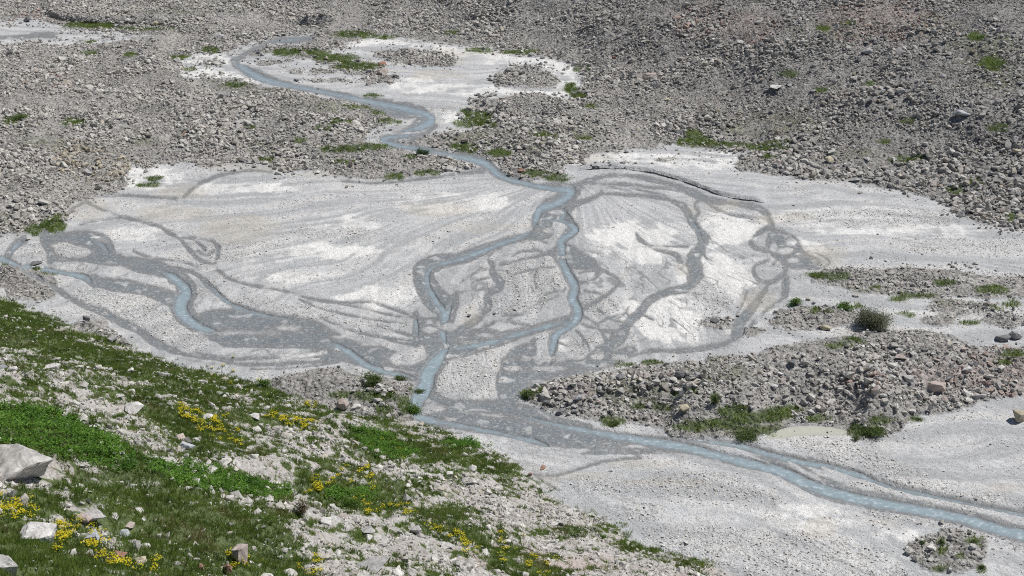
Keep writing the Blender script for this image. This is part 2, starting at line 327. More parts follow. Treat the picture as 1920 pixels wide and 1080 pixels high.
spots.ell("172,48,42,6 260,55,50,3 560,99,48,5 630,110,38,7 670,125,40,7 900,222,24,12 885,232,30,7 865,277,20,6 880,285,10,5 935,288,22,7 1005,325,20,6 1045,335,22,6 1310,265,34,8 1380,274,70,4 1440,280,34,4 1300,255,16,14 38,222,16,6 140,230,20,7 690,278,36,4 640,283,30,4 100,424,24,12 70,432,22,10 105,412,16,7 740,332,16,5 800,325,20,4 640,230,24,5 690,202,40,4 720,212,20,4 730,228,18,4 395,95,16,5 335,108,18,4 355,130,10,3 290,335,14,5 280,347,18,4 20,228,14,7 245,104,10,4 1700,300,26,6 1440,295,14,4 1725,297,14,4 1070,165,12,10 1085,180,14,6 1090,130,14,5 980,98,30,4 900,95,20,4 660,65,34,5 720,70,20,3 770,295,9,4 170,80,8,3 850,62,18,3 700,180,14,4 1020,255,20,5 1090,260,18,4 1110,200,12,4 610,240,14,4 560,265,12,4 470,240,10,4 440,160,18,4 640,305,20,4 500,300,12,4 170,100,14,4 1450,270,12,4 1795,360,14,6 1830,345,14,5 1900,410,12,8 1660,265,12,5 1540,170,14,4 1630,160,12,5 1480,140,14,6 1700,230,12,4 1870,240,20,7 1860,120,24,14 1830,70,16,8 1590,45,12,5 1545,55,10,5")
spots.ell("1300,800,36,10 1350,795,36,10 1400,785,40,12 1450,780,36,12 1420,808,40,8 1380,770,30,8 1480,770,30,8 1530,785,24,7 1620,808,30,12 1650,790,20,7 1720,785,14,5 1340,745,8,14 1270,740,12,5 1150,790,22,9 1240,765,20,7 1200,765,12,5 1220,680,16,5 1160,683,22,4 990,742,14,9 1010,735,10,5 1300,735,14,5 1570,520,22,7 1535,517,18,5 1770,530,20,5 1720,555,30,4 1860,545,30,8 1640,540,10,4 1685,560,14,4 1900,570,14,5 1900,665,24,6 1880,680,20,5 1700,590,14,4 1820,605,14,4 1870,580,10,4 1765,1015,8,9 1825,1015,14,6 1840,1068,10,7 1800,1045,8,6 1765,1035,8,5 1730,1018,5,3 1845,1025,10,4 1600,640,20,5 1570,650,20,5 1530,585,8,5 1555,585,8,4 700,745,40,9 650,740,30,6 720,770,14,10 760,760,14,16 780,735,14,9 1760,1068,10,5 1610,575,8,4 70,505,10,3 95,513,10,3 20,495,12,5")
spots.line("1275,266,10 1330,271,9 1400,275,9 1440,281,9 1480,268,5").line("515,98,8 570,98,10 620,106,11 665,122,13").line("868,212,10 890,227,17 925,236,9").line("610,282,6 720,275,8").line("130,47,7 210,50,8").line("850,277,9 890,283,8").line("920,287,10 955,290,8").line("640,66,8 690,66,9")
tinge = Field(60).ell("330,15,70,10 400,12,60,10 100,275,60,14 470,160,60,14 900,250,60,20 1000,270,60,16 600,200,60,8 1860,100,70,36 1760,50,50,20 1880,150,40,20 1600,290,30,8 1060,250,60,24 560,280,90,8 220,270,60,12 50,420,50,20 1500,230,80,20 1400,240,60,16 1550,60,60,20 350,240,30,10 1330,700,60,26 1180,730,60,26 1420,800,90,22 1550,545,60,6 1700,570,60,4 1840,570,60,8 1600,570,90,10")
coarse = Field(100)
coarse.poly("1560,690 1640,640 1760,640 1900,690 1920,760 1760,775 1640,770").poly("1390,312 1480,300 1640,340 1700,290 1920,280 2200,300 2200,450 1920,430 1800,400 1690,350 1540,338").poly("985,745 1020,720 1080,720 1100,760 1060,780")
coarse.ell("170,295,90,40 500,300,60,20 1650,180,120,20 1850,300,90,40 1290,50,60,30 1200,720,120,16 700,735,70,24")
cobbly = Field(60)
cobbly.poly("160,590 215,560 300,555 340,600 390,640 360,665 300,640 240,610").poly("815,740 815,690 860,660 930,650 945,690 935,735 900,752").poly("1060,915 1120,885 1180,905 1260,885 1380,900 1480,930 1440,950 1300,930 1200,920 1120,930")
cobbly.poly("1180,1000 1300,985 1440,1000 1560,1010 1680,1040 1700,1100 1450,1100 1300,1050").poly("1490,820 1560,815 1640,850 1700,880 1760,905 1920,940 1920,965 1800,935 1680,905 1600,875 1510,855").poly("1640,945 1740,965 1840,990 1920,1010 1920,1030 1800,1000 1700,975 1630,965")
cobbly.ell("1000,520,60,40 960,570,60,20 1020,620,40,12 700,610,60,14 560,590,70,14 400,540,30,16 480,570,40,10 70,475,24,16 130,470,30,14 1310,920,60,12 440,470,80,16 600,440,100,12 1330,560,40,30 870,650,40,10 180,550,40,12 1640,410,150,14 1800,460,100,12 1120,570,30,20 1100,650,30,14 1440,1050,100,30 1180,960,50,14 850,200,60,12")
braids = Field(60).poly("800,500 960,455 1060,440 1180,470 1300,430 1420,420 1490,470 1470,560 1390,640 1250,655 1100,690 980,700 820,660").poly("60,455 200,480 340,505 440,580 640,625 780,665 760,700 620,690 480,690 330,665 200,590 90,520")
tanpile = Field(60).poly("85,275 130,262 200,280 245,300 240,330 200,350 150,345 120,310")
talus = Field(100).poly("1030,-100 1085,120 1250,215 1390,300 1700,380 1930,440 2320,440 2320,-300 1030,-300")
redden = Field(80).ell("1870,700,70,50 1780,710,70,30 1640,715,50,30 60,35,40,12 90,155,40,14 1650,40,110,40 1400,50,60,30 1320,40,60,30 1080,740,30,20 700,930,40,10 1100,1060,50,20 950,1050,60,20 1330,1075,60,14")

# ---------------------------------------------------------------- terrain heights
dense = np.arange(-0.442, 0.4421, 1.0 / 1750)
side = 0.442 + np.cumsum(np.linspace(0.003, 0.03, 45))
TH = np.concatenate([-side[::-1], dense, side]).astype(np.float64)
rr = [5.0]
while rr[-1] < 1500:
    r = rr[-1]
    if r < 36: d = 0.6
    elif r < 118: d = 0.16
    elif r < 470: d = min((r * r + H * H) / (1407 * H) * .68, 0.42)
    else: d = 0.5 + (r - 470) * .05
    rr.append(r + d)
RR = np.array(rr)
NA, NR = len(TH), len(RR)
TT, RM = np.meshgrid(TH, RR)
GX = (np.sin(TT) * RM).astype(F32); GY = (np.cos(TT) * RM).astype(F32)

toe_w = [flat(*p) for p in pts("0,560 60,588 150,622 230,655 300,680 400,703 470,722 560,752 640,775 700,785 760,790 830,802 870,832 960,862 1000,888 1035,925 1060,945 1130,965 1160,990 1200,1020 1290,1045 1400,1080")]
ta = np.array([.8 * p[0] - .6 * p[1] for p in toe_w]); tb = np.array([-.6 * p[0] - .8 * p[1] for p in toe_w])
o = np.argsort(ta); ta, tb = ta[o], tb[o]
tgrid = np.linspace(ta[0] - 400, ta[-1] + 400, 900)
tval = np.interp(tgrid, ta, tb)
kern = np.hanning(9); kern /= kern.sum()
tval = np.convolve(np.pad(tval, 4, mode='edge'), kern, 'valid')

def slope_s(x, y):
    a = .8 * x - .6 * y
    return (-.6 * x - .8 * y) - np.interp(a, tgrid, tval).astype(F32)

def base_height(x, y):
    z = (y - 150) * 0.011
    s = slope_s(x, y)
    s = s + fbm(x, y, 9, 3, 3) * 1.2 * sstep(-6, 4, s)
    sp = np.maximum(s, 0)
    hs = .42 * sp + .0016 * sp * sp
    al = .8 * x - .6 * y; ac = -.6 * x - .8 * y
    und = fbm(al / 7, ac / 22, 1, 3, 21) * 0.9 + fbm(al / 1.8, ac / 4, 1, 3, 22) * .22
    hs = hs + und * sstep(2, 20, sp)
    u, v, dep = project(x, y, np.zeros_like(x))
    ok = (dep > 10) & (s < 3)
    dr = np.minimum(-plain.at(u, v), isl.at(u, v))
    dr = np.where(ok, dr, 150.0)
    inside = np.clip(-dr, 0, 150)
    far_k = sstep(230, 300, y)
    hum = fbm(x, y, 26, 3, 5)
    z = z + sstep(0, 50, inside) * (1.1 + 1.3 * far_k * np.clip(.6 + hum, 0, 2)) + sstep(0, 25, inside) * (fbm(x, y, 9, 3, 8) * .7)
    dm = np.where(ok, mound.at(u, v), 100)
    z = z + 2.6 * sstep(0, 95, -dm) * (1 + .35 * fbm(x, y, 18, 2, 9))
    # talus rising at the back right, hill foot at the back left
    p0 = np.array(flat(1085, 165)); p1 = np.array(flat(1920, 425))
    dv = p1 - p0; dv /= np.hypot(*dv); nrm = np.array([-dv[1], dv[0]])
    q = (x - p0[0]) * nrm[0] + (y - p0[1]) * nrm[1] + fbm(x, y, 40, 2, 31) * 6
    q = np.maximum(q - 4, 0)
    z = z + q * .24 * sstep(0, 25, q)
    q2 = np.maximum(y + .12 * x - 392 + fbm(x, y, 30, 2, 33) * 6, 0)
    z = z + q2 * .26 * sstep(0, 20, q2) * (1 - sstep(-20, 60, q))
    # shallow swale under the upper right talus
    z = z + hs
    return z, s, u, v, dep

GZ, GS, FU, FV, _ = base_height(GX, GY)
# undercut banks (flat-plan side of a traced line)
BANKS = []
def bank(s, h, fall):
    BANKS.append((s, h))
    P = pts(s)
    global GZ
    us = np.array([p[0] for p in P]); vs = np.array([p[1] for p in P])
    vl = np.interp(FU, us, vs)
    ends = sstep(us[0] - 4, us[0] + 25, FU) * (1 - sstep(us[-1] - 25, us[-1] + 4, FU))
    above = vl - FV
    GZ = GZ + h * ends * sstep(-.3, 2.2, above) * (1 - sstep(fall * .3, fall, above))
bank("1085,331 1140,326 1207,332 1257,344 1280,351 1313,363 1347,376 1380,383 1437,390", .6, 60)
bank("82,46 112,56 150,61 190,63 240,63 320,66", 1.5, 30)
bank("555,66 580,68 620,66 632,66", 2.4, 24)
bank("1060,401 1068,412 1076,424 1081,432", .3, 20)
bank("420,316 500,318", .3, 8)
PU, PV, PD = project(GX, GY, GZ)
vis = PD > 10
def m(field): return np.where(vis, field.at(PU, PV), 60.0)
e1 = fbm(GX, GY, 2.2, 3, 41); e2 = fbm(GX, GY, 6, 3, 43)
SL = sstep(-.5, 1.2, GS)
e0 = fbm(GX, GY, .75, 2, 45)
dW = m(W); dB = m(B) + e1 * 1.1 + e0 * .5
thin = sstep(-2, -7, dW)
e3 = fbm(GX, GY, 4.5, 3, 47)
dW = dW + e3 * 3.2 * sstep(3, -3, dW + 0 * e1) * sstep(-14, -2, dW) + e3 * .7
islet = sstep(.42, .65, fbm(GX, GY, 2.6, 3, 49)) * sstep(-3, -8, dW)
dW = dW + (e1 * 1.4 + e0 * 1.2) * (.4 + 1.2 * sstep(-2, -7, dW) + .8 * sstep(2, 8, dW))
dR = np.minimum(-m(plain), m(isl)) + e2 * 5 + e1 * 3
sub = np.maximum(0, 1 - np.clip(m(pool) / 3 + .5, 0, 1))
damp = sstep(15, 0, dW) * sstep(-.5, .4, e2 + e1 * .6) * (1 - SL)
wet = sstep(2.4, -1.8, dW + e0 * .8) * (1 - SL) * (1 - .75 * islet)
deep = sstep(4.0, -3.5, dB) * (1 - SL)
rub = sstep(3, -3, dR) * (1 - SL)
tx, ty = flat(1070, 338)
tr = np.hypot(GX - tx, GY - ty) + 6; tp = np.arctan2(GX - tx, -(GY - ty))
tw = fbm(GX, GY, 12, 3, 141)
tn1 = fbm(tp * 11 + tw * .55, tr / 30 + tw * .4, 1, 2, 142); tn2 = fbm(tp * 17 + tw * .8, tr / 20, 1, 2, 143)
zone = sstep(12, -25, m(braids) + e2 * 14)
thread = np.maximum(1 - sstep(.015, .055, np.abs(tn1)), .85 * (1 - sstep(.015, .05, np.abs(tn2 - .1)))) * zone * sstep(-.35, .05, e2 + .3 * e1)
wet = np.maximum(wet, .8 * thread * (1 - SL) * (1 - rub))
rub = rub * (1 - wet)
GZ = GZ - .08 * wet - .42 * deep - .25 * sub
# rough ground: cobbly relief where rocks lie, finer relief on gravel
rough = np.abs(fbm(GX, GY, 1.6, 3, 51)) * .30
GZ = GZ + rub * rough * 1.2 + SL * rough * .9 + (1 - rub) * (1 - SL) * (1 - deep) * fbm(GX, GY, .9, 2, 53) * .05 * (1 - .4 * wet)
GZ = GZ.astype(F32)
ax_, ay_ = flat(1070, 338)
rho = np.hypot(GX - ax_, GY - ay_) + 6; phi = np.arctan2(GX - ax_, -(GY - ay_))
wx = fbm(GX, GY, 22, 2, 101) * 5; wy = fbm(GX, GY, 22, 2, 102) * 5
low = sstep(-40, 60, PV - (760 + .05 * PU)); rgt = sstep(1330, 1480, PU) * (1 - low)
up = sstep(330, 300, PV)
fa1 = phi * 22 + wx * .25; fb1 = rho / 26 + wy * .1
dA, dBv = (.83, -.55), (.55, .83)
fa2 = ((GX * dBv[0] + GY * dBv[1]) + wx) / 3.2; fb2 = (GX * dA[0] + GY * dA[1] + wy) / 26
fa3 = (GX * .12 + GY + wx * .8) / 3.0; fb3 = (GX - .12 * GY + wy) / 30
st1 = fbm(fa1, fb1, 1, 4, 111, .6); st2 = fbm(fa2, fb2, 1, 4, 112, .6); st3 = fbm(fa3, fb3, 1, 4, 113, .6)
w3 = np.maximum(rgt, up)
STK = st1 * (1 - low) * (1 - w3) + st3 * w3 + st2 * low * (1 - w3)
STK = STK.astype(F32)
scar = (1 - sstep(.015, .10, np.abs(STK + .12))) * sstep(.0, .35, fbm(GX, GY, 16, 2, 117) + .1)
BAR = np.maximum(sstep(8, -8, m(cobbly) + e2 * 12 + e1 * 5), sstep(.3, .65, STK + .4 * e2) * .4) * (1 - wet)
flatk = (1 - rub) * (1 - SL) * (1 - deep)
GZ = GZ - flatk * scar * .03 * (1 - wet) + flatk * BAR * (np.abs(fbm(GX, GY, .8, 2, 119)) * .13 + .02)
GZ = GZ.astype(F32)
whi = sstep(7, -5, m(white) + e2 * 9 + e1 * 6 - STK * 7) * (1 - SL) * (1 - .75 * BAR)
tn = sstep(8, -6, m(tan) + e2 * 7) * (1 - SL)
vg_raw = m(veg) + fbm((.8 * GX - .6 * GY) / 2.2, (-.6 * GX - .8 * GY) / 7, 1, 3, 61) * 22 + e1 * 8
tus = fbm(GX, GY, 1.3, 3, 63); tus2 = fbm((.8 * GX - .6 * GY) / 3, (-.6 * GX - .8 * GY) / 8, 1, 3, 64)
bare = sstep(-40, 60, PU - 900 + (PV - 900) * .3)
VG = np.maximum(sstep(9, -9, vg_raw + tus * 26 + 3) , sstep(.16, .5, tus * .75 + tus2 * .6 + .15 - .36 * bare) * .9) * sstep(-2, 2, GS)
SPOT = sstep(3, -3, m(spots) + e1 * 2.6 - .8) * (1 - wet)
TING = sstep(12, -12, m(tinge) + e2 * 14) * rub
RED = sstep(20, -20, m(redden) + e2 * 14)
TPI = sstep(4, -4, m(tanpile) + e1 * 4)
CRS = sstep(10, -20, m(coarse) + e2 * 14)
SUB = sub
TAL = sstep(30, -50, m(talus) + e2 * 20)

def grid_at(A, x, y):
    th = np.arctan2(x, y); r = np.hypot(x, y)
    a = np.interp(th, TH, np.arange(NA)); b = np.interp(r, RR, np.arange(NR))
    i = np.clip(a.astype(np.int32), 0, NA - 2); j = np.clip(b.astype(np.int32), 0, NR - 2)
    fa = a - i; fb = b - j
    return (A[j, i] * (1 - fa) + A[j, i + 1] * fa) * (1 - fb) + (A[j + 1, i] * (1 - fa) + A[j + 1, i + 1] * fa) * fb

def cast(u, v):                                        # first ground point along the line of sight
    du, dv = (u - 960) / FPX, (v - 540) / FPX
    dx, dy, dz = du, CP - dv * SP, -(SP + dv * CP)
    hr = math.hypot(dx, dy)
    r = np.arange(20, 700, .1)
    t = r / hr
    x = dx * t; y = dy * t; z = H + dz * t
    g = grid_at(GZ, x, y)
    k = np.argmax(z <= g)
    return Vector((x[k], y[k], g[k])), float(t[k])

# ---------------------------------------------------------------- materials
def mat(name):
    mt = bpy.data.materials.new(name); mt.use_nodes = True
    nt = mt.node_tree
    return mt, nt, nt.nodes["Principled BSDF"]
class NB:
    def __init__(self, nt): self.nt = nt; self.pos = None
    def n(self, t, **kw):
        nd = self.nt.nodes.new(t)
        for k, v in kw.items(): setattr(nd, k, v)
        return nd
    def set(self, sock, v):
        if hasattr(v, 'is_output') or isinstance(v, bpy.types.NodeSocket): self.nt.links.new(v, sock)
        elif isinstance(v, (tuple, list)): sock.default_value = (*v, 1.0) if len(v) == 3 and sock.type == 'RGBA' else v
        else: sock.default_value = v
    def coord(self):
        if self.pos is None: self.pos = self.n("ShaderNodeTexCoord").outputs["Object"]
        return self.pos
    def mix(self, f, a, b, mode='MIX'):
        nd = self.n("ShaderNodeMix", data_type='RGBA', blend_type=mode)
        self.set(nd.inputs[0], f); self.set(nd.inputs[6], a); self.set(nd.inputs[7], b)
        return nd.outputs[2]
    def math(self, op, a, b=0.0, c=None):
        nd = self.n("ShaderNodeMath", operation=op)
        self.set(nd.inputs[0], a); self.set(nd.inputs[1], b)
        if c is not None: self.set(nd.inputs[2], c)
        return nd.outputs[0]
    def rng(self, v, a, b, c, d):
        nd = self.n("ShaderNodeMapRange")
        for k, x in enumerate((v, a, b, c, d)): self.set(nd.inputs[k], x)
        return nd.outputs[0]
    def noise(self, scale, detail=3, vec=None, rough=.55):
        nd = self.n("ShaderNodeTexNoise")
        self.set(nd.inputs["Vector"], vec or self.coord()); nd.inputs["Scale"].default_value = scale
        nd.inputs["Detail"].default_value = detail; nd.inputs["Roughness"].default_value = rough
        return nd.outputs["Fac"]
    def voro(self, scale, vec=None, feature='F1'):
        nd = self.n("ShaderNodeTexVoronoi", feature=feature)
        self.set(nd.inputs["Vector"], vec or self.coord()); nd.inputs["Scale"].default_value = scale
        return nd
    def scaled(self, s, rot=0.0):
        nd = self.n("ShaderNodeMapping")
        self.set(nd.inputs["Vector"], self.coord()); nd.inputs["Scale"].default_value = s; nd.inputs["Rotation"].default_value = (0, 0, rot)
        return nd.outputs[0]
    def attr(self, name):
        return self.n("ShaderNodeAttribute", attribute_name=name).outputs["Fac"]
    def bump(self, h, strength, dist):
        nd = self.n("ShaderNodeBump"); nd.inputs["Strength"].default_value = strength; nd.inputs["Distance"].default_value = dist
        self.set(nd.inputs["Height"], h)
        return nd.outputs[0]

def ground_material():
    mt, nt, bs = mat("ground_material"); b = NB(nt)
    big = b.noise(.06, 4); mid = b.noise(.35, 4); fine = b.noise(2.2, 4, rough=.65)
    streak = b.noise(1.0, 4, b.scaled((.05, .35, .2), .5))
    streak2 = b.noise(1.0, 5, b.scaled((.5, .09, .2), -.35))
    v1 = b.voro(4.5); v2 = b.voro(1.7)
    cell = b.n("ShaderNodeSeparateColor"); nt.links.new(v1.outputs["Color"], cell.inputs[0])
    cell2 = b.n("ShaderNodeSeparateColor"); nt.links.new(v2.outputs["Color"], cell2.inputs[0])
    # pebbly grey gravel
    grav = b.mix(b.rng(mid, .35, .65, 0, 1), (.415, .42, .425), (.525, .53, .53))
    grav = b.mix(b.rng(streak, .45, .7, 0, .55), grav, (.385, .39, .392))
    grav = b.mix(b.rng(streak2, .5, .72, 0, .5), grav, (.55, .545, .53))
    grav = b.mix(b.rng(big, .4, .62, 0, .35), grav, (.42, .43, .44))
    stk = b.attr("streak")
    grav = b.mix(b.rng(stk, -.45, -.05, .75, 0), grav, (.35, .357, .36))
    grav = b.mix(b.rng(stk, .1, .5, 0, .5), grav, (.60, .59, .57))
    grav = b.mix(b.math('MULTIPLY', b.attr("scar"), .4), grav, (.31, .305, .29))
    dampf = b.math('MULTIPLY', b.attr('damp'), .2)
    sand = b.mix(b.rng(fine, .3, .7, 0, 1), (.66, .65, .625), (.76, .755, .735))
    col = b.mix(b.math('MULTIPLY', b.attr("white"), b.rng(streak2, .25, .55, .35, 1)), grav, sand)
    col = b.mix(dampf, col, (.27, .272, .27))
    tanc = b.mix(b.rng(mid, .3, .7, 0, 1), (.40, .36, .29), (.47, .43, .35))
    col = b.mix(b.math('MULTIPLY', b.attr("tan"), .38), col, tanc)
    peb = b.math('ADD', b.rng(cell.outputs[0], 0, 1, .82, 1.14), b.math('MULTIPLY', b.rng(cell.outputs[2], 0, 1, -.14, .10), b.attr('bar')))
    peb_rub = b.rng(cell2.outputs[0], 0, 1, .6, 1.3)
    rubc = b.mix(b.rng(mid, .35, .65, 0, 1), (.29, .28, .264), (.375, .363, .342))
    rubc = b.mix(b.math('MULTIPLY', b.attr('talus'), .5), rubc, (.225, .216, .206))
    rubc = b.mix(b.rng(big, .38, .62, .0, .5), rubc, (.22, .213, .203))
    rubc = b.mix(b.math('MULTIPLY', b.attr("tinge"), b.rng(fine, .35, .6, .1, .8)), rubc, (.15, .16, .09))
    rubc = b.mix(b.math('MULTIPLY', b.attr("red"), .35), rubc, (.33, .25, .225))
    col = b.mix(b.attr("rubble"), col, rubc)
    slope = b.mix(b.rng(mid, .35, .6, 0, 1), (.37, .355, .335), (.31, .283, .25))
    slope = b.mix(b.rng(fine, .4, .7, 0, .8), slope, (.54, .53, .51))
    slope = b.mix(b.math('MULTIPLY', b.attr("red"), .4), slope, (.40, .29, .25))
    col = b.mix(b.attr("slope"), col, slope)
    green = b.mix(b.rng(fine, .35, .65, 0, 1), (.045, .075, .016), (.095, .125, .036))
    col = b.mix(b.math('MULTIPLY', b.attr("green"), .93), col, green)
    jit = b.mix(b.attr("rubble"), b.n("ShaderNodeCombineColor").outputs[0], (1, 1, 1))
    g1 = b.n("ShaderNodeCombineColor")
    for k in range(3): b.set(g1.inputs[k], peb)
    g2 = b.n("ShaderNodeCombineColor")
    for k in range(3): b.set(g2.inputs[k], peb_rub)
    jit = b.mix(b.attr("rubble"), g1.outputs[0], g2.outputs[0])
    col = b.mix(1.0, col, jit, 'MULTIPLY')
    wetc = b.mix(b.rng(mid, .35, .65, 0, 1), (.138, .142, .144), (.185, .189, .189))
    wetc = b.mix(b.math('MULTIPLY', b.attr('core'), b.rng(b.noise(.7, 4), .35, .6, .15, 1)), wetc, (.145, .168, .183))
    wetc = b.mix(b.rng(cell.outputs[1], .86, .97, 0, .6), wetc, (.42, .42, .42))
    wetc = b.mix(b.math('MULTIPLY', b.attr("tan"), .45), wetc, (.27, .25, .21))
    wetm = b.math('MULTIPLY', b.attr("wet"), b.math('MULTIPLY', b.rng(fine, .25, .55, .62, 1), b.rng(mid, .3, .55, .8, 1)))
    col = b.mix(wetm, col, wetc)
    nt.links.new(col, bs.inputs["Base Color"])
    b.set(bs.inputs["Roughness"], b.rng(wetm, 0, 1, .95, .55))
    bs.inputs["Specular IOR Level"].default_value = .3
    hgt = b.math('ADD', b.math('MULTIPLY', v1.outputs["Distance"], -.5), b.math('MULTIPLY', fine, .6))
    hgt = b.math('ADD', hgt, b.math('MULTIPLY', b.math('MULTIPLY', v2.outputs["Distance"], -1.6), b.attr("rubble")))
    hgt = b.math('MULTIPLY', hgt, b.rng(wetm, 0, 1, 1, .45))
    nt.links.new(b.bump(hgt, 1.0, .17), bs.inputs["Normal"])
    return mt

def rock_material(name, ca, cb, red=(.36, .24, .20), tanc=(.38, .33, .24), per_object=False, nscale=3.0):
    mt, nt, bs = mat(name); b = NB(nt)
    if per_object:
        oi = b.n("ShaderNodeObjectInfo")
        base = oi.outputs["Color"]
    else:
        t = b.attr("tint"); h = b.attr("hue")
        base = b.mix(t, ca, cb)
        base = b.mix(b.rng(h, .86, .97, 0, .75), base, red)
        base = b.mix(b.rng(h, .14, .03, 0, .8), base, tanc)
    n1 = b.noise(nscale, 5, rough=.65); n2 = b.noise(nscale * 4, 3)
    k = b.math('MULTIPLY', b.rng(n1, .3, .7, .64, 1.24), b.rng(n2, .3, .7, .86, 1.12))
    g = b.n("ShaderNodeCombineColor")
    for i in range(3): b.set(g.inputs[i], k)
    col = b.mix(1.0, base, g.outputs[0], 'MULTIPLY')
    if per_object:
        ck = b.voro(.9, feature='DISTANCE_TO_EDGE')
        wv = b.n('ShaderNodeVectorMath', operation='ADD'); nz = b.n('ShaderNodeTexNoise'); nz.inputs['Scale'].default_value = 1.5; nt.links.new(b.coord(), nz.inputs['Vector'])
        nt.links.new(b.coord(), wv.inputs[0]); nt.links.new(nz.outputs['Color'], wv.inputs[1]); nt.links.new(wv.outputs[0], ck.inputs['Vector']); ck.inputs['Scale'].default_value = 1.7
        crk = b.rng(ck.outputs['Distance'], 0, .03, .35, 0)
        col = b.mix(crk, col, (.12, .115, .11))
        lich = b.rng(b.noise(nscale * .8, 4), .58, .68, 0, .5)
        col = b.mix(lich, col, b.mix(.5, base, (.22, .22, .19)))
    nt.links.new(col, bs.inputs["Base Color"])
    bs.inputs["Roughness"].default_value = .92; bs.inputs["Specular IOR Level"].default_value = .25
    nt.links.new(b.bump(n1, .6, .12), bs.inputs["Normal"])
    return mt

def water_material(name, deepc, shal, foam):
    mt, nt, bs = mat(name); b = NB(nt)
    rip = b.noise(1.6, 4); st = b.noise(1.0, 5, b.scaled((1.5, 2.6, 1), .6), .65); big = b.noise(.3, 3)
    col = b.mix(b.rng(big, .35, .65, 0, 1), deepc, tuple(c * 1.12 for c in deepc))
    dpt = b.math('ADD', b.attr("depth"), b.rng(b.noise(.9, 4, rough=.65), .3, .7, -.5, .42))
    col = b.mix(b.rng(dpt, .05, .85, 1, 0), col, shal)
    col = b.mix(b.math('MULTIPLY', b.rng(st, .53, .68, 0, .8), b.attr("depth")), col, foam)
    nt.links.new(col, bs.inputs["Base Color"])
    bs.inputs["Roughness"].default_value = .22; bs.inputs["IOR"].default_value = 1.33
    nt.links.new(b.bump(b.math('ADD', rip, b.math('MULTIPLY', st, .7)), .55, .12), bs.inputs["Normal"])
    return mt

def leaf_material(name, ca, cb, dry=None):
    mt, nt, bs = mat(name); b = NB(nt)
    t = b.attr("tint")
    col = b.mix(t, ca, cb)
    if dry: col = b.mix(b.rng(b.attr("hue"), .72, .95, 0, 1), col, dry)
    nt.links.new(col, bs.inputs["Base Color"])
    bs.inputs["Roughness"].default_value = .6; bs.inputs["Specular IOR Level"].default_value = .25
    tr = b.n("ShaderNodeBsdfTranslucent"); nt.links.new(col, tr.inputs[0])
    mx = b.n("ShaderNodeMixShader"); mx.inputs[0].default_value = .45
    nt.links.new(bs.outputs[0], mx.inputs[1]); nt.links.new(tr.outputs[0], mx.inputs[2])
    nt.links.new(mx.outputs[0], nt.nodes["Material Output"].inputs[0])
    return mt

def plain_material(name, c, rough=.8):
    mt, nt, bs = mat(name); b = NB(nt)
    col = b.mix(b.rng(b.noise(9, 3), .3, .7, 0, 1), tuple(x * .8 for x in c), tuple(min(1, x * 1.15) for x in c))
    nt.links.new(col, bs.inputs["Base Color"]); bs.inputs["Roughness"].default_value = rough
    return mt

M_ground = ground_material()
M_rubble = rock_material("rubble_stone", (.24, .229, .214), (.625, .603, .563))
M_boulder = rock_material("boulder_stone", None, None, per_object=True, nscale=2.0)
M_river = water_material("milky_meltwater", (.245, .305, .332), (.205, .222, .23), (.55, .60, .63))
M_pool = water_material("still_pool_water", (.42, .42, .36), (.42, .41, .36), (.45, .45, .40))
M_grass = leaf_material("grass_blades", (.085, .135, .026), (.225, .31, .066), (.25, .22, .10))
M_leaf = leaf_material("broad_leaves", (.058, .145, .018), (.20, .375, .055))
M_shrub = leaf_material("shrub_leaves", (.065, .10, .03), (.16, .22, .065))
M_brightshrub = leaf_material("bright_shrub_leaves", (.06, .13, .015), (.16, .28, .04))
M_yellow = leaf_material("yellow_petals", (.88, .68, .02), (.92, .84, .07))
M_stem = plain_material("woody_stem", (.12, .09, .06))

# ---------------------------------------------------------------- mesh helpers
def raw_mesh(name, V, F, mt, attrs=None, smooth=False, kind=None, parent=None):
    me = bpy.data.meshes.new(name)
    V = np.ascontiguousarray(V, F32); F = np.ascontiguousarray(F, np.int32)
    k = F.shape[1]
    me.vertices.add(len(V)); me.vertices.foreach_set("co", V.ravel())
    me.loops.add(F.size); me.loops.foreach_set("vertex_index", F.ravel())
    me.polygons.add(len(F)); me.polygons.foreach_set("loop_start", np.arange(0, F.size, k, dtype=np.int32))
    me.polygons.foreach_set("use_smooth", np.full(len(F), smooth))
    for an, av in (attrs or {}).items():
        a = me.attributes.new(an, 'FLOAT', 'POINT'); a.data.foreach_set("value", np.ascontiguousarray(av, F32).ravel())
    me.update(calc_edges=True)
    me.materials.append(mt)
    ob = bpy.data.objects.new(name, me); COL.objects.link(ob)
    if kind: ob["kind"] = kind
    if parent: ob.parent = parent
    return ob

def tag(o, label, cat, group=None):
    o["label"] = label; o["category"] = cat
    if group: o["group"] = group
    return o

# ---------------------------------------------------------------- ground
idx = np.arange(NA * NR, dtype=np.int32).reshape(NR, NA)
quads = np.stack([idx[:-1, :-1], idx[:-1, 1:], idx[1:, 1:], idx[1:, :-1]], -1).reshape(-1, 4)
Vg = np.stack([GX, GY, GZ], -1).reshape(-1, 3)
greenmask = np.clip(np.maximum(sstep(.2, .6, VG), SPOT * .9), 0, 1)
raw_mesh("ground", Vg, quads[:, ::-1], M_ground,
         dict(wet=np.maximum(wet, sub * .6), rubble=rub, white=whi, tan=tn, slope=SL, green=greenmask, tinge=TING, red=RED, streak=STK, core=sstep(-2.5, -9, dW), scar=scar * flatk, bar=BAR * flatk, damp=damp * flatk, talus=TAL), smooth=True, kind="structure")

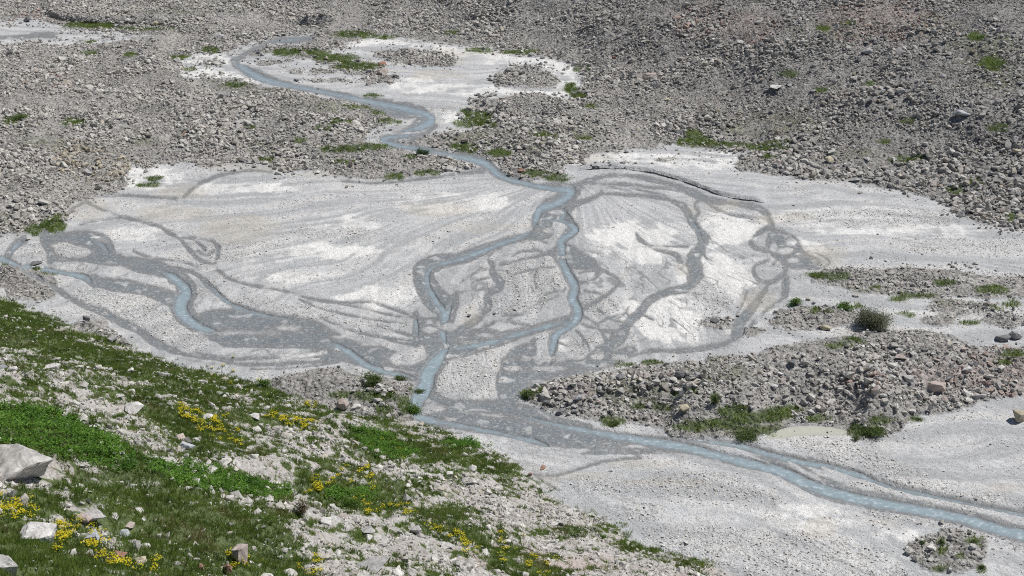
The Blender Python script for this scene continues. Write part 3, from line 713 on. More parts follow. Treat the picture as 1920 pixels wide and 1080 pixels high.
# ---------------------------------------------------------------- water sheets, only where the bed is cut
def water(name, maskD, lift, mt):
    near = maskD < 6.0
    qm = near[:-1, :-1] & near[:-1, 1:] & near[1:, 1:] & near[1:, :-1]
    q = quads[qm.ravel()]
    used, inv = np.unique(q, return_inverse=True)
    flatD = maskD.ravel()[used]
    z = (BASEZ.ravel()[used] + lift)
    V = np.stack([GX.ravel()[used], GY.ravel()[used], z], -1)
    return raw_mesh(name, V, inv.reshape(-1, 4)[:, ::-1], mt, dict(depth=sstep(3.0, -6.0, flatD)), smooth=True, kind="structure")
BASEZ = GZ + flatk * scar * .03 * (1 - wet) - flatk * BAR * (np.abs(fbm(GX, GY, .8, 2, 119)) * .13 + .02) + .08 * wet + .42 * deep + .25 * sub - (1 - rub) * (1 - SL) * (1 - deep) * fbm(GX, GY, .9, 2, 53) * .05 * (1 - .4 * wet) - rub * rough * 1.2
water("river", np.where(GS < 0, dB, 60), -.19, M_river)
water("pool", m(pool) + e1, -.12, M_pool)

# traced boulders
HERO = """10,1058,60,58,block,PALE,pale grey boulder cut by the bottom left corner of the picture
98,687,34,24,block,PALE,white boulder with a black hollow beneath it on the upper left grass slope
250,762,56,36,slab,PALE,white sloping slab on the grass above the leafy green bank
222,742,26,12,slab,PALE,small white slab just above the white sloping slab on the grass
388,780,30,14,slab,PALE,pale flat stone just behind the drift of yellow flowers
480,779,34,16,slab,PALE,pale flat boulder alone beside the long golden strip of flowers
165,958,78,50,slab,GREY,broad grey slab outcrop right of the large overhanging boulder
160,972,34,18,round,PINK,small pinkish stone lying on the broad grey slab outcrop
172,1005,50,20,slab,BLUE,bluish flat stone just below the broad grey slab outcrop
232,1000,30,18,round,BLUE,rounded bluish stone near the foot of the broad grey slab outcrop
243,985,26,18,block,PINK,pinkish block on grass right of the broad grey slab outcrop
612,975,42,22,slab,PALE,pale tilted slab just right of the dry brown twiggy bush
688,992,40,22,slab,GREY,grey flat boulder in grass right of the pale tilted slab
780,994,28,22,block,GREY,grey angular boulder beside the yellow flowers right of centre on the slope
700,1052,100,46,slab,GREY,largest flat grey slab half buried at the bottom centre
840,1022,40,16,slab,PALE,pale stone with a ledge below the grey angular boulder by flowers
428,1066,22,30,spike,RUST,upright rust-red stone at the bottom edge beside yellow flowers
376,1063,20,18,block,RUST,squat rust-red stone left of the upright rust-red stone
263,1050,30,26,spike,TAN,brown leaning stone with a dark hollow at the bottom left
226,1037,26,14,block,RUST,small reddish-brown stone above the brown leaning stone
455,1040,44,60,block,PINK,pinkish fissured outcrop at the bottom edge right of the rust stones
642,757,30,28,round,PINK,smooth beige boulder in the rubble apron beside the river junction
5,688,20,14,round,BLUE,rounded grey stone on the grass at the left edge
24,692,22,14,round,PALE,rounded cream stone on the grass near the left edge
162,596,16,16,block,DARK,dark block standing where the left side stream meets the slope
210,634,24,14,block,GREY,grey boulder at the foot of the slope below the dark block
68,493,26,7,slab,DARK,dark flat rock at the stream edge on the far left
350,834,38,26,slab,BLUE,bluish flat stone below the drift of yellow flowers
340,818,30,16,slab,PINK,pinkish flat stone above the bluish flat stone
885,878,20,15,round,PALE,pale round boulder in grass on the right part of the near slope
1017,876,14,8,block,RUST,rust-red boulder by the muddy seep at the foot of the slope
994,889,10,9,round,RUST,small brown stone at grass edge beside the muddy seep
1754,724,42,28,block,PINK,big pinkish boulder on the right part of the rubble mound
1485,680,26,18,spike,DARK,dark pointed boulder on the upper middle of the rubble mound
1880,632,30,20,block,DARK,dark half of the split boulder behind the rubble mound at right
1903,628,26,24,round,GREY,grey half of the split boulder behind the rubble mound at right
1546,613,26,15,block,TAN,orange-topped boulder left of the olive willow bush
1702,708,28,20,block,GREY,grey block left of the big pinkish boulder on the mound
1690,668,34,20,slab,PINK,brown slab with a dark underside on top of the rubble mound
1745,765,15,24,spike,PALE,pale upright stone at the lower edge of the rubble mound
1004,724,19,16,block,PALE,white-topped boulder at the left tip of the rubble mound
1163,706,24,14,round,DARK,dark boulder near the upper left edge of the rubble mound
1275,700,22,16,block,DARK,dark block with a black gap on the left half of the rubble mound
1275,740,13,20,spike,PALE,pale upright stone on the left half of the rubble mound
1050,771,22,14,block,DARK,dark boulder near the river on the left end of the rubble mound
1083,745,16,14,round,BLUE,bluish stone among pinkish rocks at the left end of the mound
1283,766,22,18,round,TAN,orange-tinged boulder low on the front of the rubble mound
1908,778,32,34,block,TAN,tan boulder with a dark base on gravel at the right edge
1657,618,26,8,slab,DARK,dark flat rock just below the olive willow bush
1583,640,24,12,slab,DARK,dark flat boulder at the rear of the mound below the orange-topped one
1452,724,18,12,block,PALE,pale block on the middle of the rubble mound below the dark pointed boulder
1340,600,20,13,round,DARK,dark rock on the small stone heap in the pale gravel flat
1218,142,30,16,block,PINK,lone pale-topped boulder with a dark face below the far talus
1626,96,26,15,round,GREY,big grey rounded boulder high on the right talus
1612,110,16,13,block,PALE,pale block just below the grey rounded boulder on the talus
1645,99,10,9,round,PALE,small pale stone right of the grey rounded boulder on the talus
1803,211,42,18,slab,BLUE,long slate-grey slab lying on the right talus
1632,188,18,14,block,DARK,dark grey pyramid-shaped block in the middle of the right talus
1602,165,14,10,block,TAN,orange stone in the middle of the right talus
1554,298,22,18,block,TAN,tan boulder in the rock tongue at the edge of the gravel flat
1562,312,20,14,round,GREY,grey boulder just below the tan boulder in the rock tongue
1648,335,22,16,block,GREY,grey block at the gravel edge of the rock tongue
1602,336,26,12,slab,GREY,flat grey boulder at the gravel edge of the rock tongue
1250,185,22,10,slab,TAN,yellowish lichen-covered boulder on the far rubble right of the upper basin
1371,79,15,10,block,DARK,dark half of a boulder pair high on the right talus
1386,78,16,10,round,PALE,pale half of a boulder pair high on the right talus
1477,76,13,12,block,PALE,pale leaning block high on the right talus
1568,55,8,22,spike,PALE,tall white stone standing high on the right talus
716,118,18,12,block,RUST,red-brown block on the far rock cluster by the upper basin
719,134,28,15,block,PINK,pale pinkish block below the red-brown block in the upper basin
742,141,18,12,block,GREY,grey block right of the pale pinkish block in the upper basin
692,132,16,10,round,GREY,grey boulder at the left of the rock cluster in the upper basin
909,190,15,12,block,DARK,dark boulder at the gravel edge above the far grass patch
977,320,17,10,block,RUST,rust-red boulder beside the river where it enters the flat
872,263,16,13,round,PINK,rounded beige boulder on the rubble beside the far river bend
291,44,17,13,round,TAN,green-tinged boulder on the far bank at top left
410,67,30,11,slab,GREY,grey flat boulder on the far bank at upper left
1151,108,9,7,block,RUST,small orange stone on the far talus
1862,54,12,9,round,PALE,pale stone high at the right edge of the talus
1908,332,20,15,round,DARK,dark boulder in the rocks at the right edge of the talus
1457,159,36,14,slab,PALE,pale flat slab shining in the right talus
1905,282,20,14,block,TAN,tan boulder near the right edge of the talus
345,250,9,7,block,RUST,small red stone in the left rubble field
485,98,13,7,round,DARK,dark stone in the far stream at the head of the upper basin
556,150,13,7,block,DARK,dark rock at the waterline of the far upper stream
48,37,26,11,block,DARK,dark rock mass beside the top left stream
880,592,9,8,block,DARK,small dark stone alone on the middle gravel islands
927,588,7,6,round,DARK,black pebble-like stone right of the small dark stone on the islands"""
# ---------------------------------------------------------------- cut faces of the undercut banks
M_bank = plain_material("damp_bank_earth", (.17, .16, .145), .95)
bv, bf = [], []
for line, h in BANKS:
    P = pts(line)
    for _ in range(2):
        Q = [P[0]]
        for A, B_ in zip(P, P[1:]): Q += [(.75 * A[0] + .25 * B_[0], .75 * A[1] + .25 * B_[1]), (.25 * A[0] + .75 * B_[0], .25 * A[1] + .75 * B_[1])]
        P = Q + [P[-1]]
    us = np.arange(P[0][0], P[-1][0], 4.0); vs = np.interp(us, [p[0] for p in P], [p[1] for p in P])
    w = np.array([flat(a, c) for a, c in zip(us, vs)])
    rad = w / np.hypot(w[:, 0], w[:, 1])[:, None]
    jag = fbm(w[:, 0], w[:, 1], 1.6, 2, 131)
    w = w + rad * (jag * .35)[:, None]
    lo = w + rad * .15; hi = w - rad * .12; up_ = w + rad * 1.3
    zl = grid_at(GZ, *(w - rad * .7).T) - .25; zh = grid_at(GZ, *up_.T) + .02 + .05 * jag
    zl = zl + .12; zh = np.minimum(zh, zl + .16 + h * .42)
    k = .8 + 1.5 * fbm(w[:, 0], w[:, 1], 6, 3, 133)
    fade = np.clip(np.minimum(np.arange(len(us)), np.arange(len(us))[::-1]) / 6.0, 0, 1) * np.clip(k, .15, 1)
    zh = zl + .2 + (zh - zl - .2) * fade
    o_ = len(bv)
    for a in range(len(us)):
        bv += [(lo[a, 0], lo[a, 1], zl[a]), (hi[a, 0], hi[a, 1], zh[a]), (up_[a, 0], up_[a, 1], zh[a] - .02)]
    for a in range(len(us) - 1):
        i = o_ + 3 * a
        bf += [(i, i + 3, i + 4, i + 1)]
raw_mesh("river_bank", np.array(bv), np.array(bf), M_bank, kind="structure")

# ---------------------------------------------------------------- rock shapes
def hull_proto(seed, n, stretch, sub_cuts=0, rough_amp=0.0, square=.55):
    r = random.Random(seed)
    bm = bmesh.new()
    for _ in range(n):
        v = Vector((r.gauss(0, 1), r.gauss(0, 1), r.gauss(0, 1))).normalized()
        mx = max(abs(c) for c in v)
        v = v * (1 - square) + (v / mx) * square * .8
        v *= r.uniform(.82, 1.08)
        bm.verts.new((v.x * stretch[0], v.y * stretch[1], v.z * stretch[2]))
    res = bmesh.ops.convex_hull(bm, input=bm.verts)
    junk = list({g for g in res["geom_interior"] + res["geom_unused"] if isinstance(g, bmesh.types.BMVert)})
    bmesh.ops.delete(bm, geom=junk, context='VERTS')
    bmesh.ops.triangulate(bm, faces=bm.faces)
    if sub_cuts:
        bmesh.ops.subdivide_edges(bm, edges=bm.edges[:], cuts=sub_cuts, use_grid_fill=True)
        bmesh.ops.triangulate(bm, faces=bm.faces)
        bm.normal_update()
        co = np.array([v.co[:] for v in bm.verts], F32)
        d = fbm(co[:, 0] * 2 + co[:, 2] * 1.3 + seed, co[:, 1] * 2 - co[:, 2] * .9, .9, 4, seed)
        d2 = np.abs(noise(co[:, 2] * 7 + co[:, 0], co[:, 0] * 2 + co[:, 1] * 2, seed + 5))
        for v, a, c in zip(bm.verts, d, d2):
            v.co += v.normal * (float(a) * rough_amp - float(c) * rough_amp * .4)
    bm.verts.index_update()
    V = np.array([v.co[:] for v in bm.verts], F32)
    F = np.array([[v.index for v in f.verts] for f in bm.faces], np.int32)
    bm.free()
    return V, F

def scatter_mesh(name, protos, pick, pos, scale, rz, tilt, tint, hue, mt, smooth=False):
    Vs, Fs, T, Hh = [], [], [], []; off = 0
    for k, (V, F) in enumerate(protos):
        w = np.where(pick == k)[0]
        if not len(w): continue
        c, s = np.cos(rz[w]), np.sin(rz[w])
        ax, ay = tilt[w, 0], tilt[w, 1]
        P = V[None] * scale[w][:, None, :]
        x, y, z = P[..., 0], P[..., 1], P[..., 2]
        ca, sa = np.cos(ax)[:, None], np.sin(ax)[:, None]
        y, z = y * ca - z * sa, y * sa + z * ca
        cb, sb = np.cos(ay)[:, None], np.sin(ay)[:, None]
        x, z = x * cb + z * sb, -x * sb + z * cb
        x, y = x * c[:, None] - y * s[:, None], x * s[:, None] + y * c[:, None]
        P = np.stack([x, y, z], -1) + pos[w][:, None, :]
        Vs.append(P.reshape(-1, 3).astype(F32))
        Fs.append((F[None] + (off + np.arange(len(w)) * len(V))[:, None, None]).reshape(-1, F.shape[1]).astype(np.int32))
        T.append(np.repeat(tint[w], len(V))); Hh.append(np.repeat(hue[w], len(V)))
        off += len(w) * len(V)
    return raw_mesh(name, np.concatenate(Vs), np.concatenate(Fs), mt, dict(tint=np.concatenate(T), hue=np.concatenate(Hh)), smooth=smooth)

def fan(n, r0, r1, half=.52):
    n = int(n * half / .43)
    th = rng.uniform(-half, half, n); r = np.sqrt(rng.uniform(r0 * r0, r1 * r1, n))
    return np.sin(th) * r, np.cos(th) * r

def in_view(x, y, z, mgn=280):
    u, v, d = project(x, y, z)
    return (u > -mgn) & (u < 1920 + mgn) & (v > -mgn) & (v < 1080 + mgn)

big_protos = [hull_proto(s, 13, (1, random.uniform(.7, 1), random.uniform(.5, .85))) for s in range(12)]
small_protos = [hull_proto(50 + s, 8, (1, random.uniform(.65, 1), random.uniform(.45, .8))) for s in range(10)]

# rubble on the moraines and the talus
EX = []
for ln in (HERO + '\n50,868,122,76\n72,1000,66,52').split('\n'):
    q = ln.split(',')[:4]; u, v, w, h = (float(a) for a in q)
    p_, t_ = cast(u, v + h * .3); EX.append((p_.x, p_.y + .15 * w * t_ / FPX, .5 * w * t_ / FPX))
X, Y, Z, S, TN, HU = [], [], [], [], [], []
def add_rocks(n, r0, r1, maskfn, med, sig, lo, hi, tint_mu, sink=.25):
    x, y = fan(n, r0, r1)
    z = grid_at(GZ, x, y)
    keep = in_view(x, y, z)
    x, y, z = x[keep], y[keep], z[keep]
    p = maskfn(x, y)
    k = rng.random(len(x)) < p
    x, y, z = x[k], y[k], z[k]
    c = grid_at(CRS, x, y)
    s = np.clip(med * np.exp(rng.normal(0, sig, len(x))) * (1 + .6 * c) * np.clip(1 + .7 * fbm(x, y, 17, 3, 93), .55, 1.7), lo, hi)
    if len(EX):
        hit = np.zeros(len(x), bool)
        for ex, ey, er in EX: hit |= (x - ex) ** 2 + (y - ey) ** 2 < (er + .3 * s) ** 2
        s = np.where(hit, .02, s)
    red = grid_at(RED, x, y); tp = grid_at(TPI, x, y)
    h = rng.random(len(x))
    h = np.where((red > .5) & (rng.random(len(x)) < .3), .92 + .08 * rng.random(len(x)), .05 + .86 * h ** 1.0)
    h = np.where(rng.random(len(x)) < tp * .75, .05, h)
    X.append(x); Y.append(y); S.append(s); Z.append(z + s * .5 * (.55 - sink)); HU.append(h)
    TN.append(np.clip(rng.normal(tint_mu, .22, len(x)) + .08 - .2 * grid_at(TAL, x, y), 0, 1))
patch = lambda x, y: np.clip(.75 + .9 * fbm(x, y, 14, 3, 91), .25, 1)
FR = .16 * sstep(20, 0, dR) * (1 - SL) * (1 - wet)
RF = np.maximum(rub, FR)
def m_rub(x, y): return grid_at(RF, x, y) * (1 - .93 * grid_at(SPOT, x, y)) * patch(x, y)
add_rocks(620000, 215, 520, m_rub, .47, .45, .22, 2.2, .46)
add_rocks(150000, 130, 235, m_rub, .25, .5, .12, 1.3, .45)
add_rocks(11000, 130, 235, lambda x, y: m_rub(x, y) * (.12 + .88 * grid_at(CRS, x, y)), .66, .35, .4, 1.7, .45)
add_rocks(700, 215, 470, m_rub, 1.6, .25, 1.1, 2.6, .45)
def m_slope(x, y):
    return grid_at(SL, x, y) * (1 - .8 * grid_at(VG, x, y)) * np.clip(.6 + fbm((.8 * x - .6 * y) / 2, (-.6 * x - .8 * y) / 7, 1, 3, 95), .1, 1)
add_rocks(190000, 30, 185, m_slope, .20, .5, .08, .8, .64)
add_rocks(34000, 30, 190, lambda x, y: grid_at(SL, x, y) * (1 - .45 * grid_at(VG, x, y)) * np.clip(.55 + 1.1 * fbm(x, y, 5, 3, 97), .08, 1), .42, .5, .2, 1.3, .66, .4)
x, y, z, s = (np.concatenate(a) for a in (X, Y, Z, S)); tint = np.concatenate(TN); hue = np.concatenate(HU)
n = len(x)
print("rubble rocks", n)
pick = np.where(s > .7, rng.integers(0, 12, n), 12 + rng.integers(0, 10, n))
sc = np.stack([s * .5 * rng.uniform(.8, 1.2, n), s * .5 * rng.uniform(.7, 1.1, n), s * .5 * rng.uniform(.7, 1.2, n)], -1)
rubble = scatter_mesh("rubble", big_protos + small_protos, pick, np.stack([x, y, z], -1), sc, rng.uniform(0, 6.28, n), rng.normal(0, .35, (n, 2)), tint, hue, M_rubble)
rubble["kind"] = "stuff"; rubble["label"] = "loose grey and pinkish broken rock covering the moraines and slopes"; rubble["category"] = "rubble"

# cobbles lying on the gravel flats
x, y = fan(480000, 118, 300)
z = grid_at(GZ, x, y)
p = (1 - grid_at(rub, x, y)) * (1 - grid_at(SL, x, y)) * (1 - .9 * grid_at(wet, x, y)) * (1 - grid_at(deep, x, y)) * (1 - grid_at(SUB, x, y)) * (1 - .7 * grid_at(whi, x, y)) * np.clip(.012 + .28 * np.maximum(0, fbm(x, y, 11, 4, 97)) + 1.2 * grid_at(BAR, x, y), .015, 1)
k = in_view(x, y, z) & (rng.random(len(x)) < p)
x, y, z = x[k], y[k], z[k]; n = len(x)
s = np.clip(.165 * np.exp(rng.normal(0, .42, n)), .08, .7)
print("cobbles", n)
grv = scatter_mesh("gravel", small_protos, rng.integers(0, 10, n), np.stack([x, y, z + s * .12], -1), np.stack([s * .62, s * .56, s * .25], -1), rng.uniform(0, 6.28, n), rng.normal(0, .3, (n, 2)), np.clip(rng.normal(1.0, .15, n), .5, 1.2), rng.uniform(.2, .8, n), M_rubble)
grv["kind"] = "stuff"; grv["label"] = "pale cobbles and pebbles strewn over the braided gravel flats"; grv["category"] = "gravel"

# ---------------------------------------------------------------- grass and leafy ground cover
def tuft(seed, blades, h, spread, wid):
    r = random.Random(seed); V, F = [], []
    for _ in range(blades):
        a = r.uniform(0, 6.28); rad = spread * math.sqrt(r.random()); x, y = rad * math.cos(a), rad * math.sin(a)
        hh = h * r.uniform(.6, 1.15); b = r.uniform(0, 6.28); w = wid * r.uniform(.7, 1.3)
        lean = r.uniform(.1, .75) * hh; la = a + r.uniform(-.8, .8)
        i = len(V)
        V += [(x - w * math.cos(b), y - w * math.sin(b), -.04), (x + w * math.cos(b), y + w * math.sin(b), -.04),
              (x + lean * math.cos(la), y + lean * math.sin(la), hh)]
        F.append((i, i + 1, i + 2))
    return np.array(V, F32), np.array(F, np.int32)
def sprig(seed, leaves, h, spread, size):
    r = random.Random(seed); V, F = [], []
    for _ in range(leaves):
        a = r.uniform(0, 6.28); rad = spread * math.sqrt(r.random()); c = Vector((rad * math.cos(a), rad * math.sin(a), h * r.uniform(.25, 1)))
        n_ = Vector((r.gauss(0, .55), r.gauss(0, .55), 1)).normalized()
        t = n_.orthogonal().normalized(); t.rotate(Matrix.Rotation(r.uniform(0, 6.28), 3, n_)); bt = n_.cross(t)
        L, w = size * r.uniform(.7, 1.3), size * r.uniform(.35, .6)
        i = len(V)
        V += [tuple(c - t * L * .5), tuple(c + bt * w * .5), tuple(c + t * L * .5 + Vector((0, 0, -.2 * L))), tuple(c - bt * w * .5)]
        F += [(i, i + 1, i + 2), (i, i + 2, i + 3)]
    return np.array(V, F32), np.array(F, np.int32)

tufts = [tuft(s, 14, .34, .19, .023) for s in range(6)] + [tuft(20 + s, 12, .42, .38, .05) for s in range(4)]
gx, gy, gt, gh, gs, gp = [], [], [], [], [], []
def add_grass(n, r0, r1, fn, p0, p1, s0, s1, tmu, hmu):
    x, y = fan(n, r0, r1); z = grid_at(GZ, x, y)
    k = in_view(x, y, z); x, y, z = x[k], y[k], z[k]
    k = rng.random(len(x)) < fn(x, y); x, y = x[k], y[k]
    k = clear(x, y) > 0; x, y = x[k], y[k]
    gx.append(x); gy.append(y); gs.append(rng.uniform(s0, s1, len(x))); gp.append(rng.integers(p0, p1, len(x)))
    gt.append(np.clip(rng.normal(tmu, .22, len(x)) + 
              .6 * fbm(x, y, 4, 3, 71), 0, 1)); gh.append(np.clip(rng.normal(hmu, .22, len(x)) + .55 * fbm(x, y, 5, 3, 73), 0, 1))
def clear(x, y):
    k = np.ones(len(x), F32)
    for ex, ey, er in EX: k[(x - ex) ** 2 + (y - ey) ** 2 < (er * .95) ** 2] = 0
    return k
NBR = sstep(6, -20, m(nearbright))
add_grass(300000, 30, 235, lambda x, y: grid_at(VG, x, y) * .95, 0, 6, .6, 1.3, .52, .36)
add_grass(60000, 30, 190, lambda x, y: grid_at(SL, x, y) * .13 * np.clip(.5 + fbm(x, y, 3, 2, 79) * 1.4, 0, 1), 0, 6, .5, 1.0, .35, .65)
add_grass(30000, 30, 110, lambda x, y: grid_at(NBR, x, y), 0, 6, .6, 1.1, .95, .3)
add_grass(260000, 125, 480, lambda x, y: grid_at(SPOT, x, y) * .95, 6, 10, .7, 1.3, .62, .2)
add_grass(220000, 125, 480, lambda x, y: grid_at(TING, x, y) * .10 + grid_at(rub, x, y) * .012, 6, 10, .4, .9, .2, .68)
x, y, s = np.concatenate(gx), np.concatenate(gy), np.concatenate(gs); n = len(x); z = grid_at(GZ, x, y)
print("tufts", n)
gr = scatter_mesh("grass", tufts, np.concatenate(gp), np.stack([x, y, z], -1), np.stack([s, s, s], -1), rng.uniform(0, 6.28, n), rng.normal(0, .12, (n, 2)), np.concatenate(gt), np.concatenate(gh), M_grass)
gr["kind"] = "stuff"; gr["label"] = "short alpine grass on the near slope and in patches among the rocks"; gr["category"] = "grass"

LF = sstep(5, -5, m(leafy) + e1 * 5)
x, y = fan(170000, 35, 175); z = grid_at(GZ, x, y)
k = in_view(x, y, z) & (rng.random(len(x)) < grid_at(LF, x, y)); x, y, z = x[k], y[k], z[k]; n = len(x)
print("sprigs", n)
s = rng.uniform(.7, 1.5, n)
lv = scatter_mesh("leafy_ground_cover", [sprig(s_, 9, .36, .28, .21) for s_ in range(5)], rng.integers(0, 5, n), np.stack([x, y, z + .35 * np.maximum(0, fbm(x, y, 1.4, 2, 81) + .1)], -1), np.stack([s, s, s], -1), rng.uniform(0, 6.28, n), rng.normal(0, .1, (n, 2)), np.clip(rng.normal(.5, .25, n) + .4 * fbm(x, y, 3, 2, 83), 0, 1), rng.random(n), M_leaf)
lv["kind"] = "stuff"; lv["label"] = "bright green broad-leaved plants matting the near slope"; lv["category"] = "ground cover"
#@OBJECTS@
# ---------------------------------------------------------------- boulders, each a thing of its own
C_PALE, C_GREY, C_DARK = (.56, .545, .525), (.40, .39, .38), (.19, .19, .195)
C_PINK, C_RUST, C_TAN, C_BLUE = (.46, .385, .35), (.34, .195, .145), (.48, .43, .32), (.40, .42, .44)

def hull_mesh(name, points, cuts, amp, seed):
    bm = bmesh.new()
    for p in points: bm.verts.new(p)
    res = bmesh.ops.convex_hull(bm, input=bm.verts)
    bmesh.ops.delete(bm, geom=list({g for g in res["geom_interior"] + res["geom_unused"] if isinstance(g, bmesh.types.BMVert)}), context='VERTS')
    bmesh.ops.subdivide_edges(bm, edges=bm.edges[:], cuts=cuts, use_grid_fill=True)
    bmesh.ops.triangulate(bm, faces=bm.faces)
    bm.normal_update()
    co = np.array([v.co[:] for v in bm.verts], F32)
    d = fbm(co[:, 0] * 3 + co[:, 2] * 2 + seed, co[:, 1] * 3 - co[:, 2], .8, 4, seed)
    d2 = np.abs(noise(co[:, 0] * 3 + co[:, 1], co[:, 2] * 14 + co[:, 0] * 3, seed + 3))
    for v, a, c in zip(bm.verts, d, d2): v.co += v.normal * (float(a) * amp - float(c) * amp * .5)
    me = bpy.data.meshes.new(name); bm.to_mesh(me); bm.free(); me.materials.append(M_boulder)
    return me
def proto_mesh(seed, n, stretch, cuts, amp):
    V, F = hull_proto(seed, n, stretch, cuts, amp)
    me = bpy.data.meshes.new("boulder"); me.from_pydata(V.tolist(), [], F.tolist()); me.materials.append(M_boulder); me.update()
    return me
shapes = {'block': [proto_mesh(300 + i, 12, (1, .85, .8), 3, .05) for i in range(5)],
          'slab': [proto_mesh(320 + i, 11, (1, .8, .45), 3, .04) for i in range(4)],
          'round': [proto_mesh(340 + i, 26, (1, .9, .8), 2, .04) for i in range(3)],
          'spike': [proto_mesh(360 + i, 9, (.7, .6, 1.15), 3, .05) for i in range(4)]}
wedge = hull_mesh("boulder", [(-.55, .28, .18), (-.41, .22, .17), (-.16, .22, .24), (.16, .14, .13), (.45, -.05, .07), (.30, -.25, .13), (.05, -.45, .10), (-.1, -.6, .03), (-.55, -.65, -.02), (.12, .27, -.4), (.02, .16, -.4), (-.2, .02, -.38), (-.55, -.35, -.38), (-.55, .2, -.4), (.2, .18, -.34)], 7, .036, 3)
bluff = hull_mesh("boulder", [(-.5, .35, .15), (-.3, .4, .42), (.1, .35, .40), (.5, .25, .44), (.5, -.3, .36), (.2, -.5, .30), (-.25, -.5, .22), (-.5, -.35, .0), (.36, -.4, -.45), (.2, .3, -.45), (-.3, -.45, -.3), (-.4, .3, -.4), (.42, .25, -.3)], 6, .04, 7)
shapes['wedge'] = [wedge]; shapes['bluff'] = [bluff]
SIZE = {'block': (1.75, 1.3), 'slab': (1.8, .8), 'round': (1.8, 1.5), 'spike': (1.25, 2.0), 'wedge': (1.14, 1.0), 'bluff': (1.0, .9)}
nb = 0
def boulder(u, v, w, h, shape, colour, label, yaw=None, group=None, seed=None, jitter=True):
    global nb
    nb += 1
    r = random.Random(1000 + nb if seed is None else seed)
    p, t = cast(u, v + h * .3)
    px = t / FPX                                       # metres per photo pixel at this distance
    wm, hm = w * px, h * px
    fw, fh = SIZE[shape]
    me = r.choice(shapes[shape])
    ob = bpy.data.objects.new("boulder", me); COL.objects.link(ob)
    hz = max(hm - wm * .28, .4 * wm if shape != 'slab' else .25 * wm)
    ob.scale = (wm / fw, wm / fw * r.uniform(.85, 1.05), hz / fh)
    ob.location = p + Vector((0, 0, hz * .40))
    ob.rotation_euler = (r.uniform(-.12, .12), r.uniform(-.12, .12), r.uniform(0, 6.28) if yaw is None else yaw)
    k = r.uniform(.88, 1.12)
    ob.color = (*(c * k for c in colour), 1)
    tag(ob, label, "boulder", group)
    return ob
b1 = boulder(50, 868, 122, 76, 'wedge', (.52, .50, .475), "large pale boulder with a dark overhanging underside, beside the leafy bank at left edge", yaw=0.0, seed=1)
b1.rotation_euler = (0, 0, 0)
p_, t_ = cast(66, 902); k_ = 114 * t_ / FPX
b1.scale = (k_, k_, k_); b1.location = p_ + Vector((-.12 * k_, .05 * k_, .33 * k_))
b2 = boulder(72, 1000, 66, 52, 'bluff', (.58, .565, .55), "pale cracked boulder with a shaded right end, among yellow flowers in bottom left corner", yaw=0.0, seed=2)
b2.rotation_euler = (0, .05, 0)

CM = dict(PALE=C_PALE, GREY=C_GREY, DARK=C_DARK, PINK=C_PINK, RUST=C_RUST, TAN=C_TAN, BLUE=C_BLUE)
for ln in HERO.split("\n"):
    u, v, w, h, sh, c, lab = ln.split(",", 6)
    boulder(float(u), float(v), float(w), float(h), sh, CM[c], lab)
# the many look-alike boulders of each rock field
ZONES = [  # centre u, v, half sizes, count, width range, phrase, colours
 (1760, 700, 130, 60, 40, 9, 18, "in the coarse rock field on the right half of the mound", ("GREY", "PALE", "PINK", "DARK")),
 (1080, 748, 70, 28, 18, 9, 16, "in the rock heap at the left tip of the mound", ("GREY", "PINK", "DARK")),
 (1400, 720, 110, 50, 22, 9, 17, "on the middle of the rubble mound", ("GREY", "PALE", "DARK")),
 (1580, 312, 160, 20, 34, 9, 17, "in the rock tongue reaching onto the gravel flat", ("GREY", "PALE", "DARK")),
 (1810, 330, 110, 70, 26, 9, 17, "in the coarse rocks at the right foot of the talus", ("GREY", "PALE", "DARK", "PINK")),
 (1600, 150, 260, 100, 26, 7, 14, "scattered over the right talus", ("GREY", "PALE", "DARK")),
 (165, 298, 75, 34, 30, 9, 16, "in the tan rock pile left of the gravel flat", ("TAN", "GREY")),
 (560, 290, 60, 16, 10, 8, 14, "in the bouldery rubble left of the river", ("GREY", "PALE")),
 (700, 740, 70, 26, 14, 9, 18, "in the rubble apron beside the river junction", ("PALE", "GREY")),
 (1785, 1040, 60, 30, 10, 10, 18, "in the small overgrown rock island at bottom right", ("PALE", "GREY")),
]
NAMEC = dict(PALE="pale", GREY="grey", DARK="dark", PINK="pinkish", TAN="tan")
for zi, (zu, zv, au, av, cnt, w0, w1, phrase, cols) in enumerate(ZONES):
    r = random.Random(70 + zi)
    for k in range(cnt):
        a = r.uniform(0, 6.28); q = math.sqrt(r.random())
        c = r.choice(cols); w = r.uniform(w0, w1)
        boulder(zu + au * q * math.cos(a), zv + av * q * math.sin(a), w, w * r.uniform(.55, .85), r.choice(('block', 'block', 'slab', 'spike')), CM[c],
                "%s angular boulder %s" % (NAMEC[c], phrase), group="boulders " + phrase)
print("boulders", nb)

